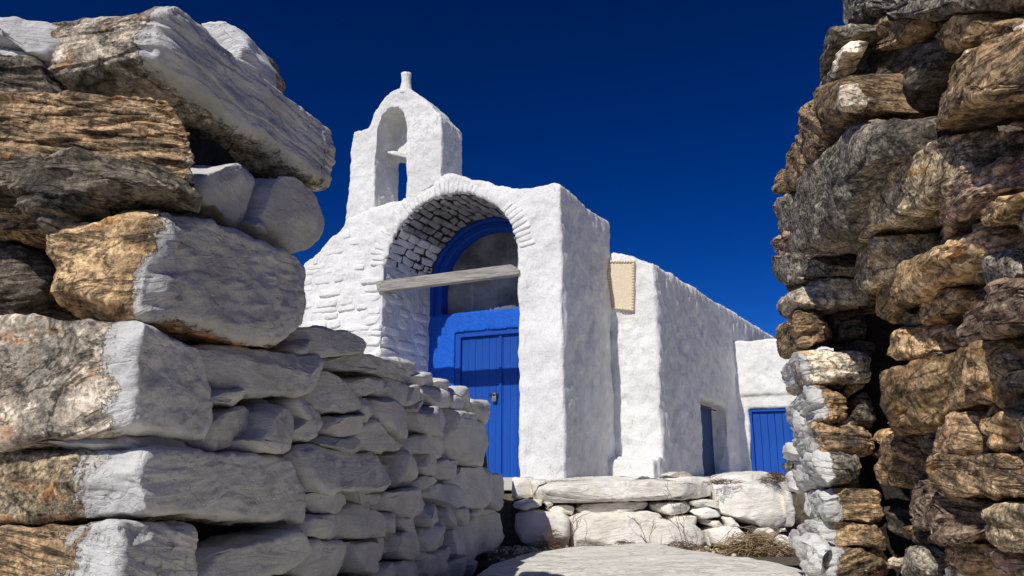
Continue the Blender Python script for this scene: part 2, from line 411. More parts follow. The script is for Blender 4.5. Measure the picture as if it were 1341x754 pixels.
def Lstone(side, endu, A, B_, C_, D_, E_, F_, parent, mat, n=40, thr=.8, soft=.25, mirror=False, front=None, **kw):
    """stone on a wall end: front face A B E F, passage face B C D E"""
    B3, C3, D3, E3 = (side.hit(*p) for p in (B_, C_, D_, E_))
    if front is not None: en = front; fo_ = random.uniform(-.02, .02) if mirror else 0.; B3, E3 = front.hit(*B_, fo_), front.hit(*E_, fo_)
    else: en = Plane((B3+E3)/2, endu); en.n = np.cross(en.u, (0, 0, 1))
    A3, F3 = en.hit(*A), en.hit(*F_)
    B3 = B3; AL = A3+(C3-B3); FL = F3+(D3-E3)
    if not mirror: c8 = [[[F3, A3], [FL, AL]], [[E3, B3], [D3, C3]]]
    else: c8 = [[[E3, B3], [D3, C3]], [[F3, A3], [FL, AL]]]
    sg = -1 if mirror else 1
    def pf(q, P, r):
        x = q[:, 0]*sg+.26*pnoise(P*5+float(r.random())*40)+.07*pnoise(P*np.array([25, 25, 8]))
        return np.clip((x-thr)/soft*.5+.5, 0, 1.25)
    kw.setdefault('paintfn', pf)
    return hexstone(c8, parent, mat, n=n, **kw)

# ------------------------------------------------------------------ setting
def sheet(name, pts, z, mat, div=40, rough=0., seedo=0):
    xs = np.linspace(0, 1, div+1); a, b = np.meshgrid(xs, xs, indexing='ij')
    p = [np.array(q, float) for q in pts]
    X = ((1-a)*(1-b))[..., None]*p[0]+(a*(1-b))[..., None]*p[1]+(a*b)[..., None]*p[2]+((1-a)*b)[..., None]*p[3]
    X = X.reshape(-1, 2); Z = np.full(len(X), z)
    V = np.column_stack([X, Z])
    if rough: V[:, 2] += fbm(V*1.7+seedo, 4)*rough
    i = np.arange(div)[:, None]*(div+1)+np.arange(div)[None, :]
    i = i.ravel(); Q = np.stack([i, i+div+1, i+div+2, i+1], 1)
    return link(name, mesh_np(name, V, Q, mat))
tag(sheet('ground', [(-3000, -3000), (3000, -3000), (3000, 3000), (-3000, 3000)], -1.6, M['ground'], 8), kind='structure')
tag(sheet('terrace_ground', [(-7, 4.85), (16, 4.85), (16, 30), (-7, 30)], -.135, M['terrace'], 120, .012), kind='structure')
tag(sheet('soil_bed', [(-.6, 3.9), (2.0, 3.9), (2.0, 4.75), (-.6, 4.75)], -.455, M['soil'], 60, .015, 4), kind='structure')
tag(sheet('passage_path', [(-1.6, -1.5), (2.6, -1.5), (2.6, 4.95), (-1.6, 4.95)], -.60, M['terrace'], 90, .03, 4), kind='structure')

# ------------------------------------------------------------------ LEFT WALL
LD = np.array([.177, .984, 0]); LD /= np.linalg.norm(LD)          # runs away from the camera
LO = np.array([-.6, 1.25, 0])
LP = Plane(LO, LD); LP.n = np.array([LD[1], -LD[0], 0])            # faces the passage
LE_u = np.array([LD[1], -LD[0], 0])                                # end face direction (left to right)
def endplane(px, dy=0.):
    P = LP.hit(px, 450); q = Plane(P+LD*dy, LE_u); q.n = -LD.copy(); return q
lw = empty('dry_stone_wall', (-.8, 2.5, -.6), 'left dry stone wall beside the passage, its end brown and its inner face lime washed', 'wall')
def L(A, B_, C_, D_, E_, F_, mat, **kw):
    return Lstone(LP, LE_u, A, B_, C_, D_, E_, F_, lw, M[mat], **kw)
L((40, 30), (222, -10), (441, 176), (440, 250), (203, 74), (46, 112), 'tan', front=endplane(240), n=66, thr=.74, soft=.3, k=10, cuts=1, amp=1.0, strata=.45)
L((-90, 116), (238, 125), (258, 165), (264, 262), (250, 252), (-90, 232), 'schist', front=endplane(228), n=56, thr=.95, soft=.16, k=12, cuts=2, amp=.6, strata=1.3)
L((42, 292), (223, 253), (418, 342), (398, 460), (186, 417), (55, 410), 'ochre', n=66, thr=.76, soft=.3, k=8, cuts=2, amp=1.1, strata=.3)
L((-90, 410), (184, 417), (266, 452), (290, 576), (178, 561), (-90, 594), 'tan', n=66, thr=.72, soft=.25, k=18, cuts=1, amp=.9, strata=.1)
L((-90, 596), (196, 584), (388, 597), (415, 683), (170, 669), (-90, 690), 'olive', n=66, thr=.62, soft=.4, k=18, cuts=0, amp=.8, strata=.2)
L((-90, 691), (172, 683), (263, 686), (272, 790), (146, 790), (-90, 790), 'schist', n=60, thr=.64, soft=.6, k=12, cuts=1, amp=.8, strata=.45)
L((-90, 800), (150, 800), (380, 800), (400, 960), (120, 960), (-90, 960), 'olive', n=40, cuts=3)
L((-90, 970), (110, 970), (330, 970), (340, 1150), (80, 1150), (-90, 1150), 'tan', n=40, cuts=3)
E0 = endplane(200, .02); E1 = endplane(200, .10)
def LEs(poly, mat, thick=.3, off=0., pl=E0, **kw):
    kw.setdefault('paint', 0); return polystone(pl, poly, lw, M[mat], thick, off=off, **kw)
LEs([(-90, 14), (-40, 18), (38, 13), (62, 24), (105, 24), (70, 45), (44, 74), (20, 50), (-40, 48), (-90, 48)], 'limed', k=5, paint=.62, off=-.02)
LEs([(-90, 50), (12, 47), (25, 58), (40, 90), (50, 115), (-90, 118)], 'dark', strata=.8, paintfn=lambda q, P, r: sstep(P[:, 2], .02, .05)*.8)
LEs([(-90, 195), (0, 204), (60, 199), (120, 193), (200, 203), (236, 217), (229, 235), (180, 240), (120, 257), (55, 292), (30, 275), (0, 245), (-90, 240)],
    'dark', k=3.5, off=.05, strata=1.4, amp=1.3, bed=(.15, .1, 1), thick=.13)
LEs([(-90, 250), (0, 258), (15, 262), (30, 285), (52, 300), (40, 312), (0, 296), (-90, 290)], 'schist', strata=1, off=.0)
LEs([(-90, 302), (0, 308), (20, 322), (30, 345), (34, 402), (-90, 406)], 'dark', strata=.6, off=-.04)
LEs([(60, 245), (180, 238), (215, 250), (150, 280), (90, 288), (50, 296)], 'dark', pl=E1, off=-.05, strata=.7)
# small white stone lying on top, further back
tb = Plane(LP.hit(330, 200), LE_u); tb.n = -LD.copy()
polystone(tb, [(250, 20), (280, 19), (302, 23), (313, 32), (318, 50), (327, 62), (325, 80), (300, 95), (262, 60)], lw, M['limed2'], .22, paint=1., cuts=4, off=-.1)

def LPs(poly, mat='limed', thick=.24, off=None, **kw):
    if off is None: off = random.uniform(-.012, .012)
    kw.setdefault('paint', 1.); kw.setdefault('k', random.uniform(13, 22)); kw.setdefault('grow', 1.005); kw.setdefault('tiltamt', .2)
    return polystone(LP, poly, lw, M[mat], thick, off=off, **kw)
LEFT = [
 [(268,232),(300,217),(335,214),(358,225),(363,240),(355,270),(337,296),(320,290),(290,268),(268,262)],
 [(362,242),(370,228),(385,230),(410,247),(432,262),(437,290),(435,310),(425,327),(408,333),(385,322),(355,300),(348,290),(358,262)],
 [(330,292),(352,280),(360,306),(345,306)],
 [(262,452),(290,451),(340,456),(385,462),(420,463),(421,480),(416,505),(405,518),(385,521),(340,519),(320,515),(290,500),(272,475)],
 [(300,442),(325,433),(347,438),(346,450),(338,455),(306,453)],
 [(396,455),(412,443),(423,455),(421,466),(400,465)],
 [(284,519),(300,512),(330,511),(343,517),(338,528),(328,533),(310,531),(287,528)],
 [(341,522),(362,521),(364,528),(345,532)],
 [(276,560),(300,540),(335,533),(345,538),(356,548),(348,565),(335,575),(310,585),(297,590),(276,585)],
 [(350,544),(368,531),(392,531),(405,542),(402,560),(390,575),(385,596),(352,594),(318,590),(346,566)],
 [(390,525),(405,518),(418,525),(430,545),(433,560),(425,572),(412,581),(396,579),(390,570),(405,550)],
 [(418,426),(435,428),(460,435),(475,447),(486,455),(483,461),(460,463),(430,470),(416,468)],
 [(419,474),(450,465),(475,461),(500,468),(522,475),(546,488),(550,502),(540,503),(500,492),(470,482),(440,487),(422,483)],
 [(453,498),(470,495),(490,492),(504,497),(501,508),(490,515),(475,518),(460,507)],
 [(412,482),(425,482),(450,493),(475,515),(484,530),(479,539),(465,539),(440,543),(425,537),(406,518),(413,500)],
 [(498,500),(512,493),(530,500),(546,508),(547,525),(541,532),(515,526),(495,517),(486,513)],
 [(545,507),(554,508),(556,522),(546,533),(541,531)],
 [(552,508),(562,515),(569,523),(561,534),(548,541),(541,534),(553,526)],
 [(433,548),(450,544),(470,543),(486,540),(489,555),(481,564),(465,572),(450,572),(430,568)],
 [(470,530),(483,520),(494,530),(494,550),(485,553),(479,541)],
 [(492,522),(505,521),(530,530),(546,535),(554,555),(553,570),(545,574),(520,575),(505,562),(493,545)],
 [(484,560),(495,548),(505,563),(520,576),(538,577),(536,588),(520,591),(490,590),(481,576)],
 [(424,575),(440,570),(465,572),(483,575),(485,585),(478,593),(460,592),(430,584)],
 [(385,592),(395,585),(420,583),(450,588),(480,592),(520,592),(527,600),(529,628),(520,640),(495,643),(470,641),(430,643),(410,647),(400,625),(391,605)],
 [(528,592),(545,592),(556,600),(559,620),(551,638),(535,641),(527,636)],
 [(537,576),(560,568),(576,572),(591,588),(591,602),(570,597),(545,592)],
 [(549,540),(567,532),(590,534),(595,550),(591,582),(578,574),(560,568),(552,560)],
 [(590,535),(610,538),(627,545),(646,555),(653,575),(653,600),(646,616),(625,611),(600,606),(590,596),(592,570),(594,550)],
 [(550,606),(555,592),(575,590),(586,600),(586,612),(580,621),(560,626)],
 [(585,602),(610,603),(619,612),(610,616),(596,629),(585,626),(579,616)],
 [(556,625),(575,624),(588,627),(580,633),(560,641),(549,641)],
 [(615,609),(632,612),(642,622),(644,650),(641,661),(625,667),(610,666),(604,650),(604,640),(594,630),(612,617)],
 [(643,620),(660,622),(673,632),(673,655),(663,669),(650,669),(642,661)],
 [(619,608),(635,611),(652,619),(640,623)],
 [(568,638),(585,631),(600,634),(606,650),(604,663),(595,666),(580,653),(569,648)],
 [(501,648),(520,642),(555,641),(570,643),(570,660),(560,669),(548,678),(530,676),(508,669)],
 [(411,656),(430,645),(455,643),(471,650),(474,660),(455,671),(440,674),(418,669)],
 [(466,642),(480,641),(495,654),(507,665),(500,672),(480,661)],
 [(448,676),(465,665),(478,657),(495,669),(509,690),(506,700),(490,707),(458,705)],
 [(402,686),(415,675),(440,674),(460,685),(456,703),(440,707),(408,702)],
 [(498,672),(520,671),(531,685),(529,695),(515,701),(507,690)],
 [(528,675),(548,679),(553,690),(545,697),(530,691)],
 [(549,672),(570,660),(584,662),(588,675),(580,686),(565,691),(556,681)],
 [(584,664),(600,664),(605,680),(601,696),(592,691),(582,680)],
 [(602,667),(615,664),(627,668),(623,680),(612,689),(603,680)],
 [(618,680),(640,672),(655,671),(667,680),(665,695),(651,716),(635,729),(620,738),(613,731),(615,700)],
 [(626,667),(640,665),(650,669),(640,674),(625,679)],
 [(523,700),(545,692),(555,680),(564,690),(564,715),(556,729),(535,734),(520,722)],
 [(562,695),(580,685),(593,690),(596,700),(591,713),(580,721),(561,725)],
 [(598,695),(608,688),(618,690),(618,710),(606,726),(595,729)],
 [(571,726),(590,715),(599,715),(596,736),(585,743),(573,737)],
 [(398,716),(420,709),(450,710),(464,720),(466,735),(456,751),(440,758),(420,759),(398,754)],
 [(461,712),(490,706),(515,702),(528,708),(524,720),(511,736),(490,749),(464,752)],
 [(496,750),(520,736),(525,750),(525,775),(485,775)],
 [(524,736),(552,730),(557,745),(557,775),(525,775)],
 [(553,728),(570,726),(583,735),(586,750),(575,756),(558,752)],
 [(589,739),(610,726),(617,735),(615,756),(592,762)],
 [(616,738),(630,731),(631,745),(620,757)],
 [(268,750),(275,726),(330,712),(360,704),(390,692),(398,700),(403,715),(404,730),(385,743),(350,758),(300,770),(268,770)],
 [(160,577),(190,567),(215,566),(250,576),(268,582),(276,593),(200,595)],
 [(397,760),(440,762),(490,757),(488,800),(400,805)],
 [(275,775),(340,768),(396,760),(398,805),(390,810),(280,810)],
 [(490,778),(560,778),(556,830),(492,830)], [(560,762),(615,765),(600,800),(562,800)],
]
for i, p in enumerate(LEFT):
    off = None
    if i in (0, 1, 2): off = -.03
    if i in (4, 7): off = -.05
    if i == 59: off = -.03
    LPs(p, off=off, amp=1.0)
chips(LP, 425, 610, 450, 745, 80, ['limed'], lw, -.045, lambda x, y: y > 440+(x-425)*.42 and y < 750-(x-600)*1.1)
# stones along the top of the low part, in the sun
for i, (p, o_) in enumerate([
 ([(478,461),(500,463),(530,469),(541,478),(550,490),(548,502),(530,494),(500,480)], -.10),
 ([(547,490),(557,488),(571,488),(579,498),(576,506),(560,506),(547,503)], -.05),
 ([(574,495),(590,496),(598,508),(593,517),(585,515),(576,504)], -.06),
 ([(557,507),(580,505),(593,522),(591,531),(580,535),(571,527),(561,516)], -.02),
 ([(596,507),(615,506),(626,518),(625,534),(612,532),(599,518)], -.03),
 ([(589,519),(600,516),(613,528),(611,539),(594,535)], -.02),
 ([(624,522),(640,523),(653,540),(651,556),(640,560),(629,547),(622,535)], -.03)]):
    LPs(p, 'limed2', thick=.2, off=o_, k=6)

def slab_box(name, o, u, n, a0, a1, b0, b1, t, mat, parent, div=.12, amp=.02, kind=None):
    """rough block behind the stones: u along, n outward normal, thickness t behind"""
    u = np.array(u); n = np.array(n)
    N_ = max(4, int(max(a1-a0, b1-b0)/div)); B, Q = cubegrid(min(N_, 30))
    V = np.array(o)+np.outer(a0+(B[:, 0]+1)/2*(a1-a0), u)+np.outer(b0+(B[:, 2]+1)/2*(b1-b0), (0, 0, 1))+np.outer(-(B[:, 1]+1)/2*t, n)
    c = V.mean(0); P = V-c; P += vnormals(P, Q)*(fbm(P*5, 3)*amp)[:, None]
    o_ = link(name, mesh_np(name, P, Q, mat), parent, c)
    if kind: tag(o_, kind=kind)
    return o_
lo_ = LO-LP.n*.12
slab_box('rubble_core', lo_+LD*.0, LD, LP.n, .30, .72, -1.6, .70, .95, M['core'], lw, kind='stuff')
slab_box('rubble_core', lo_, LD, LP.n, .70, 3.25, -1.6, .20, .45, M['core'], lw, kind='stuff')

# ------------------------------------------------------------------ RIGHT WALL
RD = np.array([.134, 1, 0]); RD /= np.linalg.norm(RD)
RN = np.array([-RD[1], RD[0], 0])
RP = Plane((.73, 0, 0), RD); RP.n = RN.copy()
PP = Plane((.632, 0, 0), RD); PP.n = RN.copy()                     # passage face of the jamb
RE_u = np.array([RD[1], -RD[0], 0])
PF = Plane((.944, 2.33, 0), RE_u); PF.n = -RD.copy()                # front of the jamb
rw = empty('dry_stone_wall', (1.0, 1.7, -.6), 'right dry stone wall of bare brown schist beside the passage, its far jamb splashed with lime', 'wall')
def RS(poly, mat, pl=RP, thick=.28, off=None, **kw):
    if off is None: off = random.uniform(-.02, .02)
    kw.setdefault('paint', 0); kw.setdefault('strata', .6); kw.setdefault('amp', 1.2); kw.setdefault('k', random.uniform(11, 18)); kw.setdefault('grow', .985); kw.setdefault('tiltamt', .16)
    if pl is RP and min(p[0] for p in poly) < 1172: kw['grow'] = 1.06
    return polystone(pl, poly, rw, M[mat], thick, off=off, **kw)
dg = (-.35, -.55, 1)   # beds dipping with the wall's perspective are level in truth: slight tilt only
RS([(1082,-14),(1083,37),(1105,38),(1125,22),(1200,21),(1238,17),(1262,2),(1264,-14)], 'granite', off=.02, thick=.4, strata=1)
RS([(1090,95),(1108,65),(1130,40),(1150,27),(1180,28),(1195,38),(1197,50),(1175,55),(1150,62),(1130,80),(1110,99),(1097,101)], 'schist', strata=.8)
RS([(1100,110),(1125,85),(1140,66),(1165,60),(1195,52),(1180,78),(1162,105),(1150,130),(1140,148),(1120,156),(1106,153),(1099,125)], 'dark', off=.02)
RS([(1142,155),(1150,120),(1175,80),(1200,50),(1215,48),(1218,70),(1205,100),(1182,140),(1165,158),(1148,166)], 'dark', off=.0)
RS([(1204,45),(1215,28),(1240,23),(1265,32),(1284,43),(1265,52),(1245,62),(1225,77),(1213,72),(1211,52)], 'ochre')
RS([(1184,175),(1190,140),(1215,90),(1240,65),(1280,47),(1341,38),(1420,35),(1420,105),(1341,117),(1290,127),(1250,147),(1225,167),(1200,182),(1188,182)], 'schist', off=.03, res=56)
RS([(1288,42),(1300,31),(1341,29),(1400,32),(1400,42),(1300,46)], 'cream', off=-.05)
RS([(1161,165),(1170,148),(1184,142),(1187,165),(1190,180),(1180,196),(1165,196),(1159,186)], 'schist')
RS([(1122,192),(1128,165),(1140,150),(1143,173),(1156,185),(1158,206),(1130,207)], 'cream', off=-.03, thick=.1)
RS([(1156,190),(1165,182),(1189,182),(1188,206),(1160,213)], 'dark', off=-.03)
RS([(1130,316),(1132,290),(1138,254),(1178,218),(1216,180),(1240,164),(1262,183),(1281,203),(1256,230),(1205,266),(1178,286),(1150,303)], 'olive', off=.03, strata=.3)
RS([(1189,302),(1195,280),(1230,255),(1260,230),(1290,205),(1310,202),(1316,240),(1300,251),(1270,264),(1240,291),(1215,310),(1200,315),(1189,310)], 'purple', off=.01, strata=1.4)
RS([(1312,195),(1341,184),(1420,180),(1420,248),(1341,252),(1320,242),(1312,220)], 'olive')
RS([(1328,182),(1341,160),(1400,140),(1400,182),(1341,184)], 'cream', off=-.03)
RS([(1246,290),(1262,270),(1290,258),(1315,255),(1341,257),(1345,263),(1314,271),(1296,288),(1268,291),(1255,299)], 'ochre', strata=1.2, off=.02)
RS([(1304,300),(1312,268),(1341,262),(1420,260),(1420,302),(1341,305),(1320,311)], 'dark', strata=.2)
RS([(1212,313),(1220,304),(1240,301),(1256,309),(1240,326),(1220,327)], 'schist', off=-.02)
RS([(1199,366),(1225,330),(1255,310),(1270,298),(1300,289),(1307,300),(1306,321),(1280,337),(1250,352),(1220,371),(1203,372)], 'ochre', strata=1.5)
RS([(1139,402),(1145,375),(1160,350),(1190,328),(1215,325),(1220,345),(1206,360),(1207,372),(1196,389),(1165,406),(1150,419),(1139,414)], 'ochre', strata=.3, off=.01)
RS([(1103,350),(1114,322),(1135,313),(1163,311),(1165,340),(1156,366),(1135,379),(1109,371)], 'olive', strata=.4, off=.02)
RS([(1162,340),(1185,310),(1193,312),(1190,329),(1166,346)], 'dark', off=-.03)
RS([(1268,364),(1278,340),(1300,331),(1316,350),(1319,363),(1296,373),(1278,381),(1267,376)], 'granite', strata=.3)
RS([(1317,335),(1341,310),(1420,298),(1420,362),(1341,371),(1324,363)], 'olive', strata=.3)
RS([(1187,401),(1195,388),(1222,379),(1244,385),(1241,398),(1216,413),(1200,427),(1189,421)], 'ochre', strata=.3)
RS([(1244,388),(1268,378),(1290,372),(1290,382),(1262,390),(1243,400)], 'dark', off=-.05)
RS([(1211,431),(1225,410),(1260,390),(1288,382),(1300,370),(1320,366),(1420,370),(1420,427),(1341,427),(1300,435),(1250,449),(1220,452),(1211,441)], 'purple', off=.02, strata=.8, res=56)
RS([(1161,425),(1180,404),(1191,415),(1190,423),(1170,434)], 'schist')
RS([(1158,440),(1175,432),(1200,427),(1214,442),(1218,453),(1200,463),(1178,471),(1162,461)], 'ochre', strata=.3)
RS([(1144,520),(1150,505),(1165,490),(1180,475),(1225,454),(1247,460),(1252,475),(1263,500),(1262,520),(1235,536),(1215,552),(1180,564),(1155,560),(1146,545)], 'ochre', off=.03, strata=.3, res=50, amp=1.5)
RS([(1250,470),(1262,447),(1285,446),(1306,460),(1316,480),(1313,500),(1313,531),(1295,532),(1270,521),(1255,500)], 'ochre', off=.02, strata=.5)
RS([(1307,455),(1325,451),(1339,460),(1339,477),(1320,471)], 'purple')
RS([(1312,488),(1341,481),(1420,478),(1420,512),(1341,513),(1312,513)], 'dark', strata=.3)
RS([(1312,515),(1341,513),(1420,513),(1420,543),(1341,545),(1315,543)], 'dark', strata=.3)
RS([(1336,440),(1345,432),(1420,430),(1420,474),(1345,476)], 'dark', off=-.02)
RS([(1206,592),(1215,560),(1235,544),(1265,544),(1269,570),(1266,591),(1250,596),(1220,596)], 'schist', off=.01)
RS([(1261,546),(1280,537),(1312,539),(1314,584),(1295,591),(1275,586),(1264,571)], 'ochre', strata=.8)
RS([(1314,542),(1420,545),(1420,590),(1341,589),(1317,584)], 'olive')
RS([(1184,571),(1205,566),(1209,591),(1190,596)], 'dark', strata=.2)
RS([(1148,592),(1158,568),(1168,564),(1182,572),(1188,600),(1201,615),(1201,629),(1165,626),(1152,612)], 'schist', strata=1)
RS([(1134,617),(1145,600),(1156,612),(1156,636),(1140,637)], 'schist', off=-.04)
RS([(1196,606),(1220,598),(1270,596),(1341,592),(1420,592),(1420,652),(1341,649),(1290,651),(1250,654),(1225,644),(1199,623)], 'schist', off=.02, strata=.5, res=50)
RS([(1154,640),(1156,620),(1180,629),(1205,650),(1240,651),(1270,654),(1280,665),(1277,690),(1255,703),(1225,706),(1195,692),(1170,677),(1155,661)], 'purple', off=.03, strata=1.3, bed=(.9, .1, .7))
RS([(1275,690),(1281,664),(1300,659),(1341,657),(1420,658),(1420,745),(1341,729),(1300,716)], 'olive', off=.02)
RS([(1169,714),(1185,711),(1206,729),(1210,749),(1190,757),(1173,742)], 'granite', strata=.4)
RS([(1205,718),(1220,714),(1246,729),(1241,746),(1213,741)], 'ochre')
RS([(1234,716),(1260,711),(1291,714),(1291,741),(1260,748),(1239,739)], 'schist', strata=.4)
RS([(1279,736),(1295,721),(1316,738),(1311,767),(1288,762)], 'purple')
RS([(1314,746),(1341,734),(1420,745),(1420,800),(1314,800)], 'olive')
RS([(1203,756),(1230,745),(1262,752),(1280,768),(1262,800),(1205,800)], 'cream')
RS([(1206,704),(1230,707),(1234,716),(1209,715)], 'schist', off=-.03)
RS([(1168,694),(1195,692),(1206,708),(1185,712)], 'dark', off=-.02)
RS([(1150,664),(1166,676),(1172,700),(1166,706),(1150,690)], 'dark', off=-.04)
RS([(1165,758),(1190,757),(1203,765),(1203,800),(1168,800)], 'granite')
for x_ in range(4): RS([(1165+x_*72,806),(1235+x_*72,803),(1237+x_*72,862),(1168+x_*72,865)], random.choice(['schist','olive','ochre']), res=16)
chips(RP, 1160, 1341, 150, 745, 90, ['schist', 'ochre', 'dark', 'cream', 'olive'], rw, -.05, lambda x, y: True, paint=0, strata=.5)
# jamb
PS = lambda p, m, pl=PP, **kw: RS(p, m, pl, **kw)
PS([(1046,135),(1050,100),(1070,55),(1085,40),(1105,37),(1113,40),(1096,62),(1085,92),(1060,130)], 'dark', strata=.9)
PS([(1050,140),(1068,95),(1078,77),(1086,92),(1080,118),(1060,130)], 'granite', off=.03)
PS([(1088,88),(1100,60),(1111,55),(1098,88),(1092,100)], 'cream', off=.02, thick=.05)
PS([(1053,122),(1080,107),(1096,104),(1101,130),(1106,151),(1095,157),(1075,157),(1056,152)], 'schist', off=.05, bed=(.3, .2, 1))
PS([(1089,115),(1098,111),(1106,140),(1101,149),(1092,136)], 'cream', off=.06, thick=.05)
PS([(1018,192),(1030,168),(1050,140),(1075,128),(1092,142),(1106,156),(1096,172),(1075,200),(1052,240),(1030,256),(1009,256),(1013,220)], 'schist', off=.04, strata=1.2, bed=(.2,-.8,1))
PS([(1036,333),(1036,256),(1055,225),(1075,195),(1102,163),(1127,156),(1129,204),(1112,211),(1106,226),(1088,300),(1052,335)], 'granite', strata=.1, off=.05, thick=.25, k=8, cuts=2)
RS([(1106,213),(1149,207),(1146,236),(1127,290),(1115,320),(1096,332),(1066,333),(1086,300)], 'purple', PF, off=-.03, thick=.3, strata=1)
RS([(1050,345),(1140,340),(1140,376),(1060,372)], 'dark', PF, off=-.16)
PS([(1007,248),(1009,228),(1022,216),(1024,240),(1018,252)], 'schist')
PS([(1013,268),(1025,252),(1039,258),(1039,300),(1030,322),(1019,312)], 'granite')
PS([(1008,315),(1018,300),(1034,303),(1037,330),(1025,346),(1010,341)], 'purple')
PS([(1015,338),(1035,330),(1047,334),(1063,350),(1064,361),(1040,369),(1016,371)], 'granite')
PS([(1015,395),(1022,372),(1041,370),(1046,380),(1046,402),(1030,428),(1016,426)], 'schist')
RS([(1038,379),(1066,361),(1100,362),(1142,368),(1142,392),(1100,396),(1060,398),(1044,392)], 'tan', PF, off=0)
RS([(1085,402),(1140,396),(1142,440),(1105,440)], 'dark', PF, off=-.12)
def RL(A, B_, C_, D_, E_, F_, mat, **kw):
    kw.setdefault('n', 40); kw.setdefault('strata', .8); kw.setdefault('amp', 1.1)
    return Lstone(PP, RE_u, A, B_, C_, D_, E_, F_, rw, M[mat], mirror=True, front=PF, **kw)
RL((1084,400),(1045,399),(1014,432),(1018,474),(1047,457),(1103,438), 'schist', thr=2, k=6)
RL((1145,456),(1046,459),(1021,480),(1022,518),(1055,498),(1152,498), 'tan', thr=.9, k=7)
RL((1104,506),(1060,500),(1027,530),(1033,575),(1075,553),(1116,543), 'ochre', thr=.55, k=6)
RL((1146,558),(1062,553),(1035,568),(1041,600),(1067,590),(1150,592), 'schist', thr=.75, k=8)
RL((1121,592),(1070,590),(1035,600),(1041,642),(1076,636),(1135,633), 'granite', thr=.35, k=6)
RL((1152,638),(1070,632),(1054,652),(1057,674),(1087,682),(1166,686), 'schist', thr=.5, k=7)
RL((1172,686),(1066,670),(1024,700),(1031,718),(1082,708),(1172,723), 'schist', thr=.65, k=7)
RL((1172,724),(1086,712),(1040,712),(1045,748),(1082,764),(1174,764), 'schist', thr=.6, k=8)
RL((1176,768),(1088,766),(1045,752),(1050,800),(1090,830),(1178,830), 'schist', thr=.5, k=8)
wf = lambda q, P, r: np.full(len(P), .9)
def PW(p, pl=PP, **kw):
    kw.setdefault('off', .02); return RS(p, 'limed2', pl, paintfn=wf, strata=.5, amp=1.6, k=3.6, thick=.2, **kw)
PW([(1014,585),(1035,576),(1046,590),(1041,603),(1015,602)], off=.03)
RS([(1017,607),(1035,604),(1038,613),(1019,613)], 'dark', PP)
PW([(1019,620),(1036,612),(1041,640),(1035,646),(1024,632)])
PW([(1040,644),(1055,640),(1061,665),(1055,682),(1042,676)])
PW([(1060,712),(1075,705),(1094,714),(1079,726),(1081,758),(1066,758)], PF, off=.03)
PW([(1039,712),(1055,708),(1063,740),(1044,743)])
PW([(1023,480),(1042,470),(1048,500),(1044,520),(1024,518)], off=.01)
PW([(1024,548),(1038,530),(1050,540),(1052,566),(1036,572)], off=.03)
PW([(1045,742),(1064,742),(1068,775),(1048,780)])
RS([(1087,500),(1112,499),(1113,504),(1095,505)], 'granite', PF, off=-.02)
RS([(1106,514),(1115,500),(1135,496),(1142,503),(1115,517)], 'ochre', PF, off=-.05)
RS([(1112,525),(1142,511),(1148,540),(1148,557),(1120,547)], 'dark', PF, off=-.07)
RS([(1097,546),(1115,542),(1136,552),(1130,558),(1099,556)], 'granite', PF, off=-.02)
RS([(1105,456),(1145,440),(1148,456),(1120,462)], 'dark', PF, off=-.1)
slab_box('rubble_core', RP.pt(1.0, 0, -.13), RD, RN, -.6, .98, -1.6, .95, .5, M['core'], rw, kind='stuff')
slab_box('rubble_core', PF.pt(0, 0, -.25), RE_u, -RD, .20, .85, -1.6, .75, .35, M['core'], rw, kind='stuff')
slab_box('rubble_core', RP.pt(1.9, 0, -.25), RD, RN, 0, .45, .3, .95, .4, M['core'], rw, kind='stuff')

# ------------------------------------------------------------------ STEPS
SPl = Plane((0, 4.6, 0), (1, 0, 0)); SPl.n = np.array([0, -1., 0])
st = empty('stone_steps', (.9, 4.7, -.5), 'lime washed rubble steps rising from the passage to the chapel terrace', 'steps')
def Q(poly, thick=.35, off=0., **kw):
    kw.setdefault('k', 9); kw.setdefault('cuts', 2); kw.setdefault('paint', .95)
    return polystone(SPl, poly, st, M['step'], thick, off=off, **kw)
Q([(699,654),(703,640),(720,633),(800,630),(870,630),(930,632),(942,639),(941,650),(915,656),(870,655),(820,656),(760,659),(716,660)], .5, .06, res=44, k=7)
Q([(944,634),(985,633),(1030,632),(1034,650),(1031,691),(1000,691),(970,681),(945,671)], .5, .02, k=8)
Q([(754,668),(765,660),(815,657),(853,658),(856,667),(815,671),(780,674),(756,674)], off=-.0)
Q([(855,660),(900,657),(908,663),(901,673),(880,675),(855,669)])
Q([(904,657),(940,655),(944,665),(910,663)]); Q([(906,669),(925,662),(949,672),(946,678),(920,679)])
Q([(714,665),(740,662),(754,664),(751,675),(725,674)]); Q([(672,660),(690,655),(713,656),(711,663),(690,667),(674,666)], off=.02)
Q([(712,657),(727,660),(718,666)]); Q([(677,675),(700,669),(740,674),(748,681),(746,702),(741,720),(710,718),(685,712),(677,695)], off=.06, thick=.4)
Q([(747,681),(760,673),(800,671),(850,675),(900,684),(923,695),(926,716),(905,722),(850,719),(790,718),(750,722),(744,705)], .4, .08, res=50)
Q([(798,670),(850,669),(869,675),(866,681),(820,681)]); Q([(877,674),(915,677),(913,689),(895,686),(879,683)])
Q([(921,680),(945,683),(953,690),(940,693),(924,686)]); Q([(949,678),(962,679),(971,690),(955,691)])
Q([(931,696),(945,691),(970,691),(986,705),(982,720),(950,720),(934,714)], off=.05); Q([(984,693),(1010,691),(1023,700),(1021,707),(1000,705)], off=.02)
Q([(1014,692),(1033,690),(1036,696),(1018,699)]); Q([(1029,640),(1039,645),(1044,692),(1031,692)], off=.05)
